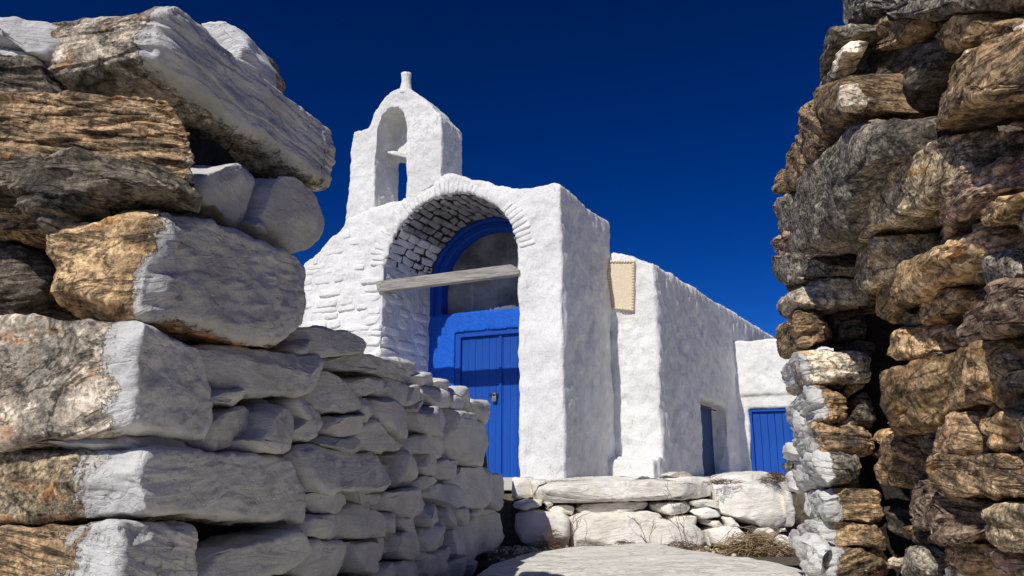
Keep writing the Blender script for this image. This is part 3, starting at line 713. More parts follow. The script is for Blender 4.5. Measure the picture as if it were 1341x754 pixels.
Q([(671,626),(698,626),(700,650),(672,654)], .2, -.12, k=8); Q([(694,628),(720,630),(705,638),(698,649)], off=-.04)
Q([(1000,700),(1030,700),(1048,716),(1040,735),(1010,730)], off=0.)
Q([(926,696),(932,697),(936,716),(928,716)], off=0.)
T2 = Plane((0, 5.0, 0), (1, 0, 0)); T2.n = np.array([0, -1., 0])
def Q2(p, th=.5, **kw): return polystone(T2, p, st, M['step'], th, paint=.95, k=4, cuts=2, **kw)
Q2([(705,633),(760,627),(800,624.5),(870,625.5),(880,634),(760,637)]); Q2([(868,626),(905,623),(940,627),(946,636),(880,636)])
Q2([(944,628),(955,622),(985,619),(1010,618),(1032,626),(1028,638),(950,638)]); Q2([(868,622),(885,618.5),(905,620),(914,625),(890,627)], .3)
SPh = Plane((0, 0, -.455), (1, 0, 0), (0, 0, 1), (0, 1, 0))
def horiz(poly, z, thick, mat, name='stone', parent=st, **kw):
    pl = Plane((0, 0, z), (1, 0, 0), (0, 0, 1), (0, 1, 0)); return polystone(pl, poly, parent, mat, thick, name=name, **kw)
horiz([(470,900),(575,790),(612,750),(640,729),(690,716),(760,711),(860,708),(930,720),(1000,732),(1058,745),(1120,800),(1180,900)], -.395, .25, M['slab'], res=56, k=7, cuts=0, paint=.95, amp=.7, grow=1.03)
slab_box('rubble_core', (0, 4.85, 0), (1, 0, 0), (0, -1, 0), -.3, 1.9, -1.6, -.16, .8, M['soil'], st, kind='stuff')

# ------------------------------------------------------------------ CHAPEL
K = 1.25
CO = np.array([.0672*7*K, 7*K, 0]); LF = np.array([-.906, .423, 0]); DW = np.array([math.sin(R(27)), math.cos(R(27)), 0])
FP = Plane(CO, LF, n=np.array([-.423, -.906, 0]))
ZG = -.2
def ts(t, s, z): return CO+LF*t+DW*s+np.array([0, 0, z])
def ftz(px, py, s=0.):
    """pixel -> (t, z) on the plane parallel to the front at depth s"""
    pl = Plane(CO+DW*s, LF, n=FP.n); P = pl.hit(px, py); q = P-(CO+DW*s); return float(q @ LF), float(P[2])
chapel = empty('chapel', tuple(ts(1.5, 1, -.1)), 'whitewashed chapel with a bell gable above an arched stone porch and blue door', 'chapel')

def prism(bm, poly3, vec, tri=True):
    a = [bm.verts.new(p) for p in poly3]; b = [bm.verts.new(np.array(p)+np.array(vec)) for p in poly3]
    f1 = bm.faces.new(a); f2 = bm.faces.new(b[::-1]); n = len(a)
    for i in range(n): bm.faces.new((a[i], b[i], b[(i+1) % n], a[(i+1) % n])[::-1])
    if tri: bmesh.ops.triangulate(bm, faces=[f1, f2])
def remeshed(name, bm, vox, mat, parent, fn=None, amp=(.02, .008), attr=None, smooth=4, brush=0.):
    bmesh.ops.recalc_face_normals(bm, faces=bm.faces)
    me = bpy.data.meshes.new('tmp'); bm.to_mesh(me); bm.free()
    o = bpy.data.objects.new('tmp', me); C.objects.link(o)
    m = o.modifiers.new('r', 'REMESH'); m.mode = 'VOXEL'; m.voxel_size = vox
    m2 = o.modifiers.new('s', 'SMOOTH'); m2.iterations = smooth; m2.factor = .5
    dg_ = bpy.context.evaluated_depsgraph_get(); ev = o.evaluated_get(dg_); em = ev.to_mesh()
    V = np.empty(len(em.vertices)*3, dtype=np.float32); em.vertices.foreach_get('co', V); V = V.reshape(-1, 3).astype(float)
    N = np.empty(len(em.vertices)*3, dtype=np.float32); em.vertices.foreach_get('normal', N); N = N.reshape(-1, 3).astype(float)
    nf = len(em.polygons); li = np.empty(len(em.loops), dtype=np.int32); em.loops.foreach_get('vertex_index', li)
    Qd = li.reshape(nf, 4)
    ev.to_mesh_clear(); bpy.data.objects.remove(o); bpy.data.meshes.remove(me)
    d = fbm(V*1.7, 3)*amp[0]+fbm(V*7+9, 3)*amp[1]
    if brush: d += brush*pnoise(V*np.array([9, 9, 5])+3)
    V2 = V+N*d[:, None]
    c = V2.mean(0)
    at = {'bare': attr(V, N) if attr else np.zeros(len(V))}
    me2 = mesh_np(name, V2-c, Qd, mat, at)
    return link(name, me2, parent, c)

# arch in the front plane
tL, _ = ftz(498, 450); tR, _ = ftz(678.5, 450); tc = (tL+tR)/2; ra = (tL-tR)/2
_, zap = ftz(582, 253); zs = zap-ra
def arc(r, t_c=None, z_s=None, n=28, a0=180., a1=0.):
    t_c = tc if t_c is None else t_c; z_s = zs if z_s is None else z_s
    # angle 0 = right side (small t)
    return [(t_c-r*math.cos(R(a)), z_s+r*math.sin(R(a))) for a in np.linspace(a0, a1, n)]
PD = 1.12
side_pl = Plane(CO, DW, n=np.array([DW[1], -DW[0], 0])); PB = float((side_pl.hit(800.5, 420)-CO) @ DW)   # outer depth of the porch
top = [ftz(*p) for p in ((737,241),(728,239),(712,239),(690,243),(672,246),(655,245),(640,241),(620,235),(600,229),(583,224),(576,229),(560,244),(532,259),(490,271),(455,284))]
left = [ftz(*p) for p in ((447,298),(432,313),(416,328),(402,340),(388,360),(372,400))]
left.append((left[-1][0]+.1, ZG))
out = [(0., ZG), (0., top[0][1])]+top[1:]+left
inner = [(tL, ZG)]+arc(ra)+[(tR, ZG)]
bm = bmesh.new(); prism(bm, [ts(t, 0, z) for t, z in out+inner], DW*(PB+.02))
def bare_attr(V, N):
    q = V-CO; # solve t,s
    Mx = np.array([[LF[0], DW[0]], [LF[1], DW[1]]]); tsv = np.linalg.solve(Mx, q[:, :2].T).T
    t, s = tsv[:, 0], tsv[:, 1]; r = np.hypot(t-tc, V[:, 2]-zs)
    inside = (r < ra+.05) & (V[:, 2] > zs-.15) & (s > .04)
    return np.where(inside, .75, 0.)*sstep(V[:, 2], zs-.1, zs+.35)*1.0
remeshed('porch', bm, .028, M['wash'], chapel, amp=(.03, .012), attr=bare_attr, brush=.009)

# belfry
bout = [ftz(*p) for p in ((577,236),(577.5,153),(572,147),(560,133),(546,121),(536,115),(526,112),(512,118),(497,133),(487,150),(481,166),(472,170),(462,171),(459,186),(456,230),(453,275),(452,300))]
bin_ = [ftz(*p) for p in ((490,283),(490,215),(493,170),(499,150),(509,140),(520,138.5),(529,147),(533,165),(533,205),(531,262))]
bm = bmesh.new(); prism(bm, [ts(t, 0.01, z) for t, z in bout+bin_], DW*.56)
ip = [ftz(*p) for p in ((493,190),(493,170),(499,150),(509,140),(520,138.5),(529,147),(533,165),(533,202))]
ct_ = np.mean(np.array(ip), 0); ip = [tuple(ct_+(np.array(p)-ct_)*1.12) for p in ip]
prism(bm, [ts(t, .42, z) for t, z in ip], DW*.15)
bel = remeshed('bell_gable', bm, .018, M['wash'], chapel, amp=(.015, .012), brush=.008)
# finial
tf, zf = ftz(526, 116); _, zt = ftz(526, 93)
B, Qf = cubegrid(10); kk = np.power((np.abs(B[:, :2])**2.3).sum(1), -1/2.3)*np.maximum(np.abs(B[:, 0]), np.abs(B[:, 1]))
hh = (B[:, 2]+1)/2; rr = .088+.01*np.cos(hh*5)-.018*hh
V = np.stack([B[:, 0]*np.nan_to_num(kk, nan=1, posinf=1)*rr, B[:, 1]*np.nan_to_num(kk, nan=1, posinf=1)*rr, hh*(zt-zf+.06)-.06], 1)
V += fbm(V*9, 2)[:, None]*.006
fo = link('finial', mesh_np('finial', V, Qf, M['wash'], {'bare': np.zeros(len(V))}), bel, ts(tf, .1, zf))
# stone across the bell opening
def hexts(t0, t1, s0, s1, z0a, z0b, z1a, z1b, parent, mat, n=10, name='stone', **kw):
    c8 = [[[ts(t0, s0, z0a), ts(t0, s0, z1a)], [ts(t0, s1, z0a), ts(t0, s1, z1a)]],
          [[ts(t1, s0, z0b), ts(t1, s0, z1b)], [ts(t1, s1, z0b), ts(t1, s1, z1b)]]]
    return hexstone(c8, parent, mat, n=n, name=name, **kw)
a0, a1 = ftz(493, 184), ftz(534, 197); b0, b1 = ftz(493, 193), ftz(534, 207)
hexts(a0[0]+.05, a1[0]-.05, .26, .5, b0[1]+.03, b1[1]+.03, a0[1], a1[1], bel, M['limed2'], name='lintel_stone', n=14)

# whitewashed stones in relief on the front
def pstone(pts_tz, s0, dep, parent=chapel, n=7, mat='wash_st', k=4.5, cuts=1, amp=.8):
    """quad in the front plane: (left-bottom, right-bottom, right-top, left-top)"""
    lb, rb, rt, lt = pts_tz
    c8 = [[[ts(*[lb[0], s0, lb[1]]), ts(lt[0], s0, lt[1])], [ts(lb[0], s0+dep, lb[1]), ts(lt[0], s0+dep, lt[1])]],
          [[ts(rb[0], s0, rb[1]), ts(rt[0], s0, rt[1])], [ts(rb[0], s0+dep, rb[1]), ts(rt[0], s0+dep, rt[1])]]]
    return hexstone(c8, parent, M[mat], n=n, k=k, cuts=cuts, amp=amp, name='stone')
def washst(nm_, ca, cb):
    b = NB(nm_); rc = b.n('Attribute', attribute_name='rc').outputs['Vector']
    pa = b.n('Attribute', attribute_name='paint').outputs['Fac']
    col = b.mix(b.ramp(b.noise(rc, 5, 8, .6), [(.38, 0.), (.62, 1.)]), ca, cb)
    raw = b.ramp(b.noise(rc, 14, 7, .7), [(.35, (.03, .028, .026)), (.6, (.12, .10, .075)), (.75, (.25, .21, .16))])
    pm = b.ramp(b.math('ADD', pa, b.math('MULTIPLY', b.math('SUBTRACT', b.noise(rc, 16, 6, .65), .5), 1.3)), [(.46, 0.), (.54, 1.)])
    col = b.mix(pm, raw, col)
    return b.done(col, .9, b.bump(b.math('ADD', b.noise(rc, 18, 8, .6), b.math('MULTIPLY', b.noise(rc, 70, 4, .6), .3)), .018))
M['wash_st'] = washst('whitewashed_stone', (.71, .705, .68), (.84, .833, .805))
M['vault_shade_st'] = washst('shaded_vault_stone', (.20, .20, .195), (.38, .38, .37))  # whitewashed stone darkened to grey: the vault's shade is put into the colour
# voussoirs
nv = 44
for i in range(nv):
    a = 6+i*(168/nv); a2 = a+168/nv*.93
    jr = random.uniform(-.02, .025); r0 = ra-.012+random.uniform(-.008, .012); r1 = ra+.23+jr+random.uniform(-.03, .05)
    f = lambda r, an: (tc-r*math.cos(R(an)), zs+r*math.sin(R(an)))
    ta = tc-r1*math.cos(R((a+a2)/2)); tl_ = sorted([p for p in top]); zt_ = float(np.interp(ta, [p[0] for p in tl_], [p[1] for p in tl_]))-.035
    r1 = min(r1, (zt_-zs)/math.sin(R((a+a2)/2)))
    pstone([f(r0, a2), f(r0, a), f(r1, a), f(r1, a2)], -.016+random.uniform(-.006, .012), .16, n=7, k=5)
# coursed slabs left of the arch
z = ZG+.1; row = 0
tmax = left[-1][0]
while z < zs+.9:
    h = random.uniform(.075, .14)
    t = tL-.01+random.uniform(0, .03)
    if z > zs-.1: 
        dz = z+h/2-zs; t = tc+math.sqrt(max((ra+.32)**2-dz*dz, .01)) if abs(dz) < ra+.3 else tc
    while True:
        l = random.uniform(.18, .48); t1 = t+l
        lim = float(np.interp(z+h, [p[1] for p in left[::-1]][1:], [p[0] for p in left[::-1]][1:]))-.05
        if z+h > left[0][1]: lim = min(lim, left[0][0]-.03)
        if t1 > lim: t1 = lim
        if t1-t < .1: break
        sk = random.uniform(-.02, .02)
        if random.random() < .62:
            pstone([(t1-.01, z+sk), (t+.008, z+random.uniform(-.008, .008)), (t+.008, z+h-.012), (t1-.01, z+h-.012+sk)], random.uniform(-.026, -.002), .14, n=8, k=6)
        t = t1
        if t >= lim-.06: break
    z += h
# stones of the left jamb and of the vault
def jst(f0, z0, z1, s0, s1, pv):
    """f0(z) -> t of the surface; block sticks out 25 mm and goes in 100"""
    def P(u, dz, dn): return None
def polar(an, r, s): return ts(tc-r*math.cos(R(an)), s, zs+r*math.sin(R(an)))
arc_len = math.pi*ra
an = 180.0; rowi = 0
while an > 8:
    h = random.uniform(.085, .13); da = math.degrees(h/ra)
    s = .03+random.uniform(0, .12)-.03; high = an < 148
    while s < PD-.03:
        l = random.uniform(.16, .36) if high else random.uniform(.2, .5); s1 = min(s+l, PD-.01)
        if s1-s > .08:
            gap = .16 if high else .06
            a0_, a1_ = an-da*gap/2, an-da*(1-gap/2); ro = ra-random.uniform(.012, .045 if high else .022)
            sk = random.uniform(-1, 1)
            c8 = [[[polar(a0_+sk, ro, s+.01), polar(a1_+sk, ro, s+.01)], [polar(a0_-sk, ro, s1-.012), polar(a1_-sk, ro, s1-.012)]],
                  [[polar(a0_+sk, ra+.09, s+.01), polar(a1_+sk, ra+.09, s+.01)], [polar(a0_-sk, ra+.09, s1-.012), polar(a1_-sk, ra+.09, s1-.012)]]]
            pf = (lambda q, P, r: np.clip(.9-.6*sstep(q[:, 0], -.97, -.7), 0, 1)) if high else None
            hexstone(c8, chapel, M['vault_shade_st' if high else 'wash_st'], n=7, k=8, cuts=2, amp=.8, paintfn=pf)
        s = s1
    an -= da
z = ZG+.1
while z < zs-.03:
    h = min(random.uniform(.09, .17), zs-z)
    s = random.uniform(-.02, .06)
    while s < PD-.03:
        s1 = min(s+random.uniform(.2, .55), PD-.01)
        if s1-s > .08 and random.random() < .85:
            to = tL-random.uniform(.006, .03); zz = random.uniform(-.012, .012)
            hexts(tL+.09, to, s+.01, s1-.012, z+zz, z+zz, z+h-.014, z+h-.014, chapel, M['wash_st'], n=8, k=3.8, cuts=1, amp=1.1)
        s = s1
    z += h

# ---- blue recess wall, arch mouldings, tympanum, door
def flatprism(name, poly, s0, dep, mat, parent, bev=.006, vec=None):
    bm = bmesh.new(); prism(bm, [ts(t, s0, z) for t, z in poly], DW*dep, tri=False)
    bmesh.ops.recalc_face_normals(bm, faces=bm.faces)
    me = bpy.data.meshes.new(name); bm.to_mesh(me); bm.free(); me.materials.append(mat)
    c = np.array([v.co[:] for v in me.vertices]).mean(0)
    for v in me.vertices: v.co = np.array(v.co)-c
    o = link(name, me, parent, c)
    m = o.modifiers.new('b', 'BEVEL'); m.width = bev; m.segments = 2; m.limit_method = 'ANGLE'
    return o
def ringpoly(r0, r1, zb):
    return [(tc+r1, zb)]+arc(r1, n=36)[0:]+[(tc-r1, zb)]+[(tc-r0, zb)]+arc(r0, n=36)[::-1]+[(tc+r0, zb)]
_, ztym = ftz(640, 406, PD+.05); _, zdt = ftz(640, 431, PD+.05)
r_in = ra-.17
recess = flatprism('arch_moulding', ringpoly(ra-.06, ra+.12, ztym-.02), PD+.0, .30, M['blue_arch'], chapel, .02)
flatprism('arch_moulding', ringpoly(r_in, ra-.06, ztym-.02), PD+.05, .30, M['blue_arch'], chapel, .02)
# tympanum of mottled dark grey plaster, set back
tp = [(tc+r_in+.05, ztym-.02)]+[(t, z) for t, z in arc(r_in+.05, n=30)]+[(tc-r_in-.05, ztym-.02)]
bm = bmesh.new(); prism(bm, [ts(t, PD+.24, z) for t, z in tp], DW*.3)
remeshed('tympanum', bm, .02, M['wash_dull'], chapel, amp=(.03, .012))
# blue wall below the tympanum with the door opening
td0, _ = ftz(595, 500, PD+.05); td1 = tc-(td0-tc)
bw = [(tc+ra+.12, ZG), (tc+ra+.12, ztym), (tc-ra-.12, ztym), (tc-ra-.12, ZG), (td1, ZG), (td1, zdt), (td0, zdt), (td0, ZG)]
bm = bmesh.new(); prism(bm, [ts(t, PD+.03, z) for t, z in bw], DW*.3)
remeshed('blue_wall', bm, .02, M['blue_wall'], chapel, amp=(.008, .004))
door = empty('door', tuple(ts((td0+td1)/2, PD+.1, ZG)), None, None); door.parent = chapel
door.location = tuple(np.array(door.location)-np.array(chapel.location))
fw = .085
flatprism('door_frame', [(td0-.001, ZG), (td0-.001, zdt-.001), (td1+.001, zdt-.001), (td1+.001, ZG), (td1+fw, ZG), (td1+fw, zdt-fw), (td0-fw, zdt-fw), (td0-fw, ZG)], PD+.055, .09, M['blue_frame'], door, .006)
x = td0-fw-.004; x_end = td1+fw+.004; npl = 9; pw = (x-x_end)/npl
for i in range(npl):
    d_ = .0 if i != 3 else -.02
    flatprism('plank', [(x-.0015, ZG+.01), (x-.0015, zdt-fw-.006), (x-pw+.0015, zdt-fw-.006), (x-pw+.0015, ZG+.01)], PD+.095+random.uniform(0, .003), .03, M['blue_door'], door, .0012)
    x -= pw
tx, _ = ftz(655, 500, PD+.08)
flatprism('cover_strip', [(tx+.022, ZG+.01), (tx+.022, zdt-fw-.008), (tx-.022, zdt-fw-.008), (tx-.022, ZG+.01)], PD+.075, .02, M['blue_frame'], door, .005)
tk, zk = ftz(647, 521, PD+.06)
flatprism('padlock', [(tk+.035, zk-.05), (tk+.035, zk+.02), (tk-.035, zk+.02), (tk-.035, zk-.05)], PD+.045, .03, M['metal'], door, .008)
shp = [(tk+.028*math.cos(a), zk+.02+.05*math.sin(a)) for a in np.linspace(0, math.pi, 9)]+[(tk+.016*math.cos(a), zk+.02+.036*math.sin(a)) for a in np.linspace(math.pi, 0, 9)]
flatprism('hasp', shp, PD+.055, .012, M['metal'], door, .002)
flatprism('hasp', [(tk+.07, zk+.02), (tk+.07, zk+.06), (tk-.06, zk+.06), (tk-.06, zk+.02)], PD+.068, .008, M['black'], door, .002)

# tie beam
b0_, b1_ = ftz(491, 383, -.02), ftz(681, 359.5, -.02); u0, u1 = ftz(491, 369, -.02), ftz(681, 345, -.02)
c8 = [[[ts(b0_[0], -.045, b0_[1]), ts(b0_[0], -.045, u0[1])], [ts(b0_[0], .06, b0_[1]), ts(b0_[0], .06, u0[1])]],
      [[ts(b1_[0], -.045, b1_[1]), ts(b1_[0], -.045, u1[1])], [ts(b1_[0], .06, b1_[1]), ts(b1_[0], .06, u1[1])]]]
beam = hexstone(c8, chapel, M['wood'], k=22, n=20, name='tie_beam', cuts=0, amp=.15)
me = beam.data; rcv = np.empty(len(me.vertices)*3, dtype=np.float32); me.attributes['rc'].data.foreach_get('vector', rcv)
co_ = np.empty(len(me.vertices)*3, dtype=np.float32); me.vertices.foreach_get('co', co_); co_ = co_.reshape(-1, 3)
rr_ = np.stack([co_ @ LF, co_ @ np.array([.423, .906, 0]), co_[:, 2]], 1).astype(np.float32); me.attributes['rc'].data.foreach_set('vector', rr_.ravel())

# ---- back block to the right of the porch
DO = CO+DW*PB
def bt(px, py): return ftz(px, py, PB)
tE, _ = bt(864, 500); _, zE = bt(862, 344); _, zE0 = bt(797, 325); _, zE1 = bt(830, 333)
SE = ts(tE, PB, 0)                                                  # outer corner at ground
SPn = Plane(SE, DW); SPn.n = np.array([DW[1], -DW[0], 0])
def sz(px, py):
    P = SPn.hit(px, py); return float((P-SE) @ DW), float(P[2])
s_end, z_end = sz(1010, 440); s1d, zdo = sz(918, 521); s2d, _ = sz(950, 521); s_o, _ = sz(968, 560)
LEN = s_end+1.5
def blk(bm, t0, t1, s0, s1, z0, zt):
    pts = []
    v = {}
    for i, t in enumerate((t0, t1)):
        for j, s in enumerate((s0, s1)):
            v[i, j, 0] = bm.verts.new(ts(t, s, z0)); v[i, j, 1] = bm.verts.new(ts(t, s, zt(t, s)))
    for f in (((0,0,0),(0,1,0),(1,1,0),(1,0,0)), ((0,0,1),(1,0,1),(1,1,1),(0,1,1)), ((0,0,0),(0,0,1),(0,1,1),(0,1,0)),
              ((1,0,0),(1,1,0),(1,1,1),(1,0,1)), ((0,0,0),(1,0,0),(1,0,1),(0,0,1)), ((0,1,0),(0,1,1),(1,1,1),(1,1,0))):
        bm.faces.new([v[x_] for x_ in f])
def ztop(t, s):
    f = (s-PB)/s_end; zz = zE*(1-f)+z_end*f
    return zz+(zE0-zE)*min(max((t-tE)/(0-tE+1e-6), 0), 1)*1.0
T_ = .30
bm = bmesh.new()
sd1, sd2 = PB+s1d, PB+s2d
blk(bm, .25, tE+T_, PB, PB+LEN, ZG, ztop)
blk(bm, 1.9, .2, PB+.6, PB+LEN, ZG, lambda t, s: 2.2)
blk(bm, tE+T_+.02, tE, PB, sd1, ZG, ztop)
blk(bm, tE+T_+.02, tE, sd2, PB+LEN, ZG, ztop)
blk(bm, tE+T_+.02, tE, sd1-.02, sd2+.02, zdo, ztop)
remeshed('side_chamber', bm, .036, M['wash'], chapel, amp=(.028, .018), brush=.016)
# bench in front
bm = bmesh.new(); _, zb = bt(820, 597)
blk(bm, .1, tE+.03, PB-.30, PB+.05, ZG, lambda t, s: zb-.05)
blk(bm, .1, tE+.0, PB-.16, PB+.05, ZG, lambda t, s: zb-.01)
remeshed('stone_bench', bm, .02, M['wash'], chapel, amp=(.02, .006), smooth=14)
# side door in its opening
sdoor = empty('door', tuple(ts(tE+T_, (sd1+sd2)/2, ZG)), None, None); sdoor.parent = chapel; sdoor.location = tuple(np.array(sdoor.location)-np.array(chapel.location))
def sideprism(name, t0, t1, s0, s1, z0, z1, mat, parent):
    bm = bmesh.new(); blk(bm, t0, t1, s0, s1, z0, lambda t, s: z1); bmesh.ops.recalc_face_normals(bm, faces=bm.faces)
    me = bpy.data.meshes.new(name); bm.to_mesh(me); bm.free(); me.materials.append(mat)
    c = np.array([v.co[:] for v in me.vertices]).mean(0)
    for v in me.vertices: v.co = np.array(v.co)-c
    o = link(name, me, parent, c); m = o.modifiers.new('b', 'BEVEL'); m.width = .004; m.segments = 2; return o
sx = sd1+.01
while sx < sd2-.05:
    sideprism('plank', tE+T_-.02, tE+T_-.05, sx+.004, min(sx+.15, sd2)-.004, ZG+.02, zdo-.02, M['blue_side'], sdoor); sx += .15
sideprism('iron_bracket', tE+.17, tE+.15, sd1+.25, sd2-.1, zdo-.09, zdo-.07, M['black'], sdoor)
# plaque
p0, p1, p2, p3 = (bt(*p) for p in ((796.5,342), (832,342), (831,408), (796.5,405)))
plq = empty('plaque', tuple(ts((p0[0]+p1[0])/2, PB-.02, (p0[1]+p2[1])/2)), None, None); plq.parent = chapel; plq.location = tuple(np.array(plq.location)-np.array(chapel.location))
flatprism('panel', [p0, p1, p2, p3], PB-.035, .08, M['plaque'], plq, .01)
bm = bmesh.new()
def ball(bm, P, r):
    mt = bmesh.ops.create_icosphere(bm, subdivisions=2, radius=r)
    for v in mt['verts']: v.co = np.array(v.co)*np.array([1, 1, 1])+P
per = [p0, p1, p2, p3]; cx_, cz_ = (p0[0]+p1[0])/2, (p0[1]+p2[1])/2
for i in range(4):
    A_, B2 = np.array(per[i]), np.array(per[(i+1) % 4]); nn = 9 if i % 2 == 0 else 17
    for j in range(nn):
        q_ = A_+(B2-A_)*j/nn; q_ = np.array([cx_, cz_])+(q_-np.array([cx_, cz_]))*np.array([.92, .95])
        ball(bm, ts(q_[0], PB-.038, q_[1]), .021)
me = bpy.data.meshes.new('border'); bm.to_mesh(me); bm.free(); me.materials.append(M['plaque'])
for p in me.polygons: p.use_smooth = True
link('border', me, plq)
# nave body behind the porch (low, hidden behind the front)
bm = bmesh.new(); blk(bm, 3.0, 1.2, PD+.28, PD+4.2, ZG, lambda t, s: 2.1); remeshed('nave', bm, .05, M['wash'], chapel)

# ------------------------------------------------------------------ small outbuilding on the right
ob = empty('outbuilding', tuple(ts(tE-.8, PB+s_o+.5, -.1)), 'low white outbuilding with a ledge and a blue plank door, right of the chapel', 'outbuilding')
OS = PB+s_o
def ot(px, py): return ftz(px, py, OS)
oL, zoT = ot(963, 447); oL2, _ = ot(970, 560); _, zled = ot(990, 517); d0, zod = ot(979, 535); d1, _ = ot(1037, 535); oR = d1-1.0
bm = bmesh.new()
blk(bm, oL+.3, oR, OS-.05, OS+1.6, zled, lambda t, s: zoT)
blk(bm, oL+.3, d0, OS, OS+.3, ZG, lambda t, s: zled+.02)
blk(bm, d1, oR, OS, OS+.3, ZG, lambda t, s: zled+.02)
blk(bm, oL+.3, oR, OS+.0, OS+.3, zod, lambda t, s: zled+.02)
blk(bm, oL+.3, oR, OS+.25, OS+1.6, ZG, lambda t, s: zled+.02)
remeshed('wall', bm, .025, M['wash'], ob, amp=(.025, .01))
od = empty('door', tuple(ts((d0+d1)/2, OS, ZG)), None, None); od.parent = ob; od.location = tuple(np.array(od.location)-np.array(ob.location))
flatprism('door_frame', [(d0, ZG), (d0, zod), (d1, zod), (d1, ZG), (d1+.06, ZG), (d1+.06, zod-.06), (d0-.06, zod-.06), (d0-.06, ZG)], OS+.05, .08, M['blue_frame'], od)
x = d0-.065; npl = 5; pw = (x-(d1+.065))/npl
for i in range(npl):
    flatprism('plank', [(x-.003, ZG+.01), (x-.003, zod-.068), (x-pw+.003, zod-.068), (x-pw+.003, ZG+.01)], OS+.10, .03, M['blue_wall'] if False else M['blue_door'], od, .004); x -= pw

# ------------------------------------------------------------------ dry plants
def tubes(name, paths, mat, parent=None, sides=4):
    V = []; Qs = []
    for pts, r0, r1 in paths:
        pts = np.array(pts); n = len(pts); base = len(V)
        for i in range(n):
            d = pts[min(i+1, n-1)]-pts[max(i-1, 0)]; d = d/(np.linalg.norm(d)+1e-9)
            a = np.cross(d, (.3, .2, 1)); a /= np.linalg.norm(a)+1e-9; b = np.cross(d, a); r = r0+(r1-r0)*i/(n-1)
            for j in range(sides):
                an = 2*math.pi*j/sides; V.append(pts[i]+(a*math.cos(an)+b*math.sin(an))*r)
        for i in range(n-1):
            for j in range(sides):
                Qs.append([base+i*sides+j, base+i*sides+(j+1) % sides, base+(i+1)*sides+(j+1) % sides, base+(i+1)*sides+j])
    V = np.array(V); c = V.mean(0)
    return link(name, mesh_np(name, V-c, np.array(Qs), mat), parent, c)
def gp(px, py, y): d = ray(px, py); return d*(y/d[1])
def twig(P, h, r=.0022, lean=0., depth=0, out=None, dirv=None):
    out = [] if out is None else out
    d = dirv if dirv is not None else np.array([random.uniform(-.3, .3)+lean, random.uniform(-.2, .2), 1.]); d = d/np.linalg.norm(d)
    pts = [P]; n = 5
    for i in range(n):
        d = d+np.random.default_rng(random.randrange(1 << 30)).normal(size=3)*.16; d /= np.linalg.norm(d); pts.append(pts[-1]+d*h/n)
        if depth < 2 and i > 0 and random.random() < .75:
            nd = d+np.array([random.uniform(-1, 1), random.uniform(-.7, .7), random.uniform(0, .6)]); twig(pts[-1], h*random.uniform(.3, .55), r*.7, 0, depth+1, out, nd/np.linalg.norm(nd))
    out.append((pts, r, r*.5)); return out
for (px, py, h, lab) in ((745, 722, .20, 'thin dry twig growing from the soil left of the widest limed step stone'), (848, 714, .15, 'small forked dry twig in front of the middle of the steps'),
                         (896, 718, .26, 'tallest dry branching twig at the foot of the steps')):
    P = gp(px, py, 4.36); o = tubes('dry_plant', twig(P, h)+twig(P+np.array([.015, 0, 0]), h*.7), M['twig']); tag(o, lab, 'plant', 'dry twigs at the foot of the steps')
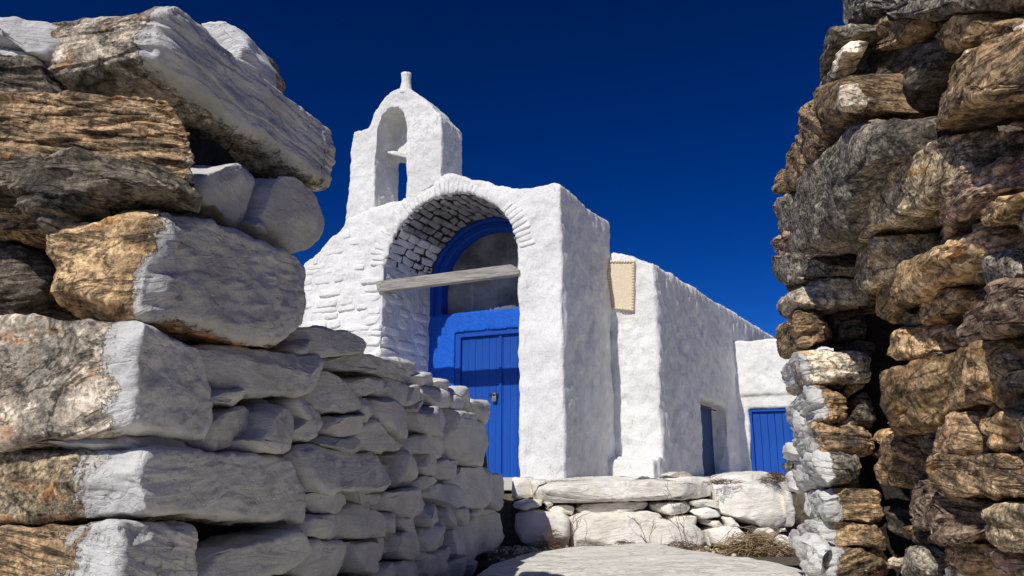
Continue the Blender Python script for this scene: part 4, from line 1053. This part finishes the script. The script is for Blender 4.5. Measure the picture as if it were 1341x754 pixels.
def litter(name, px0, px1, py, y, n, h, mat, label, cat, r=.0016, spread=.06, ln=.09, arch=0.):
    paths = []
    for _ in range(n):
        px = random.triangular(px0, px1, (px0+px1)/2); P = gp(px, py, y)+np.array([0, random.uniform(-spread, spread), random.uniform(0, h)*(1-abs((px-(px0+px1)/2)/(px1-px0)*2)**2)])
        an = random.uniform(0, math.pi); d = np.array([math.cos(an), math.sin(an)*.7, random.uniform(-.25, .35)]); l = ln*random.uniform(.4, 1.3)
        c = random.uniform(-1, 1)*.3*l
        paths.append(([P-d*l/2, P+np.array([0, 0, c*.6+arch*l]), P+d*l/2], r, r*.6))
    o = tubes(name, paths, mat); tag(o, label, cat, kind='stuff'); return o
litter('dry_straw', 935, 1045, 728, 4.25, 130, .11, M['straw'], 'heap of dry straw and stalks beside the right jamb', 'straw', .0018, .09, .22, .12)
litter('twig_litter', 930, 1045, 726, 4.28, 500, .10, M['twig'], 'dark dry twigs under the straw beside the jamb', 'twigs', .0014, .1, .09)
litter('twig_litter', 702, 745, 723, 4.42, 200, .12, M['twig'], 'clump of dry twigs by the lower left step stone', 'twigs', .0012, .03, .06)
litter('twig_litter', 795, 840, 718, 4.40, 120, .04, M['twig'], 'sparse dry twigs before the middle step stone', 'twigs', .0011, .03, .05)
litter('twig_litter', 850, 935, 722, 4.38, 230, .05, M['twig'], 'dry twigs along the foot of the widest step stone', 'twigs', .0012, .04, .06)
litter('twig_litter', 915, 975, 634, 4.62, 110, .03, M['twig'], 'dry twigs on the terrace edge above the long step slab', 'twigs', .0012, .05, .05)
litter('twig_litter', 995, 1036, 632, 4.62, 170, .06, M['twig'], 'dry twigs on the terrace edge next to the right jamb', 'twigs', .0013, .05, .07)
PV = []; PQ = []; Bp, Qp = cubegrid(2)
for _ in range(260):
    y_ = random.choice([random.uniform(3.9, 4.55), random.uniform(4.35, 4.55)]); P = np.array([random.uniform(-.15, 1.15), y_, -.445]); r_ = random.uniform(.006, .022)
    v_ = Bp/np.linalg.norm(Bp, axis=1)[:, None]*r_*rng.uniform(.55, 1.3, 3)*rng.uniform(.8, 1.15, (len(Bp), 1)); PQ.append(Qp+sum(len(a) for a in PV)); PV.append(v_+P)
PV = np.concatenate(PV); PQ = np.concatenate(PQ)
tag(link('pebbles', mesh_np('pebbles', PV, PQ, M['cream'], {'rc': PV, 'paint': np.zeros(len(PV))}, smooth=False)), 'loose pale pebbles and stone chips on the soil at the foot of the steps', 'pebbles', kind='stuff')
print('TRIS', sum(len(o.data.polygons)*2 for o in bpy.data.objects if o.type == 'MESH'), 'OBJ', len(bpy.data.objects))
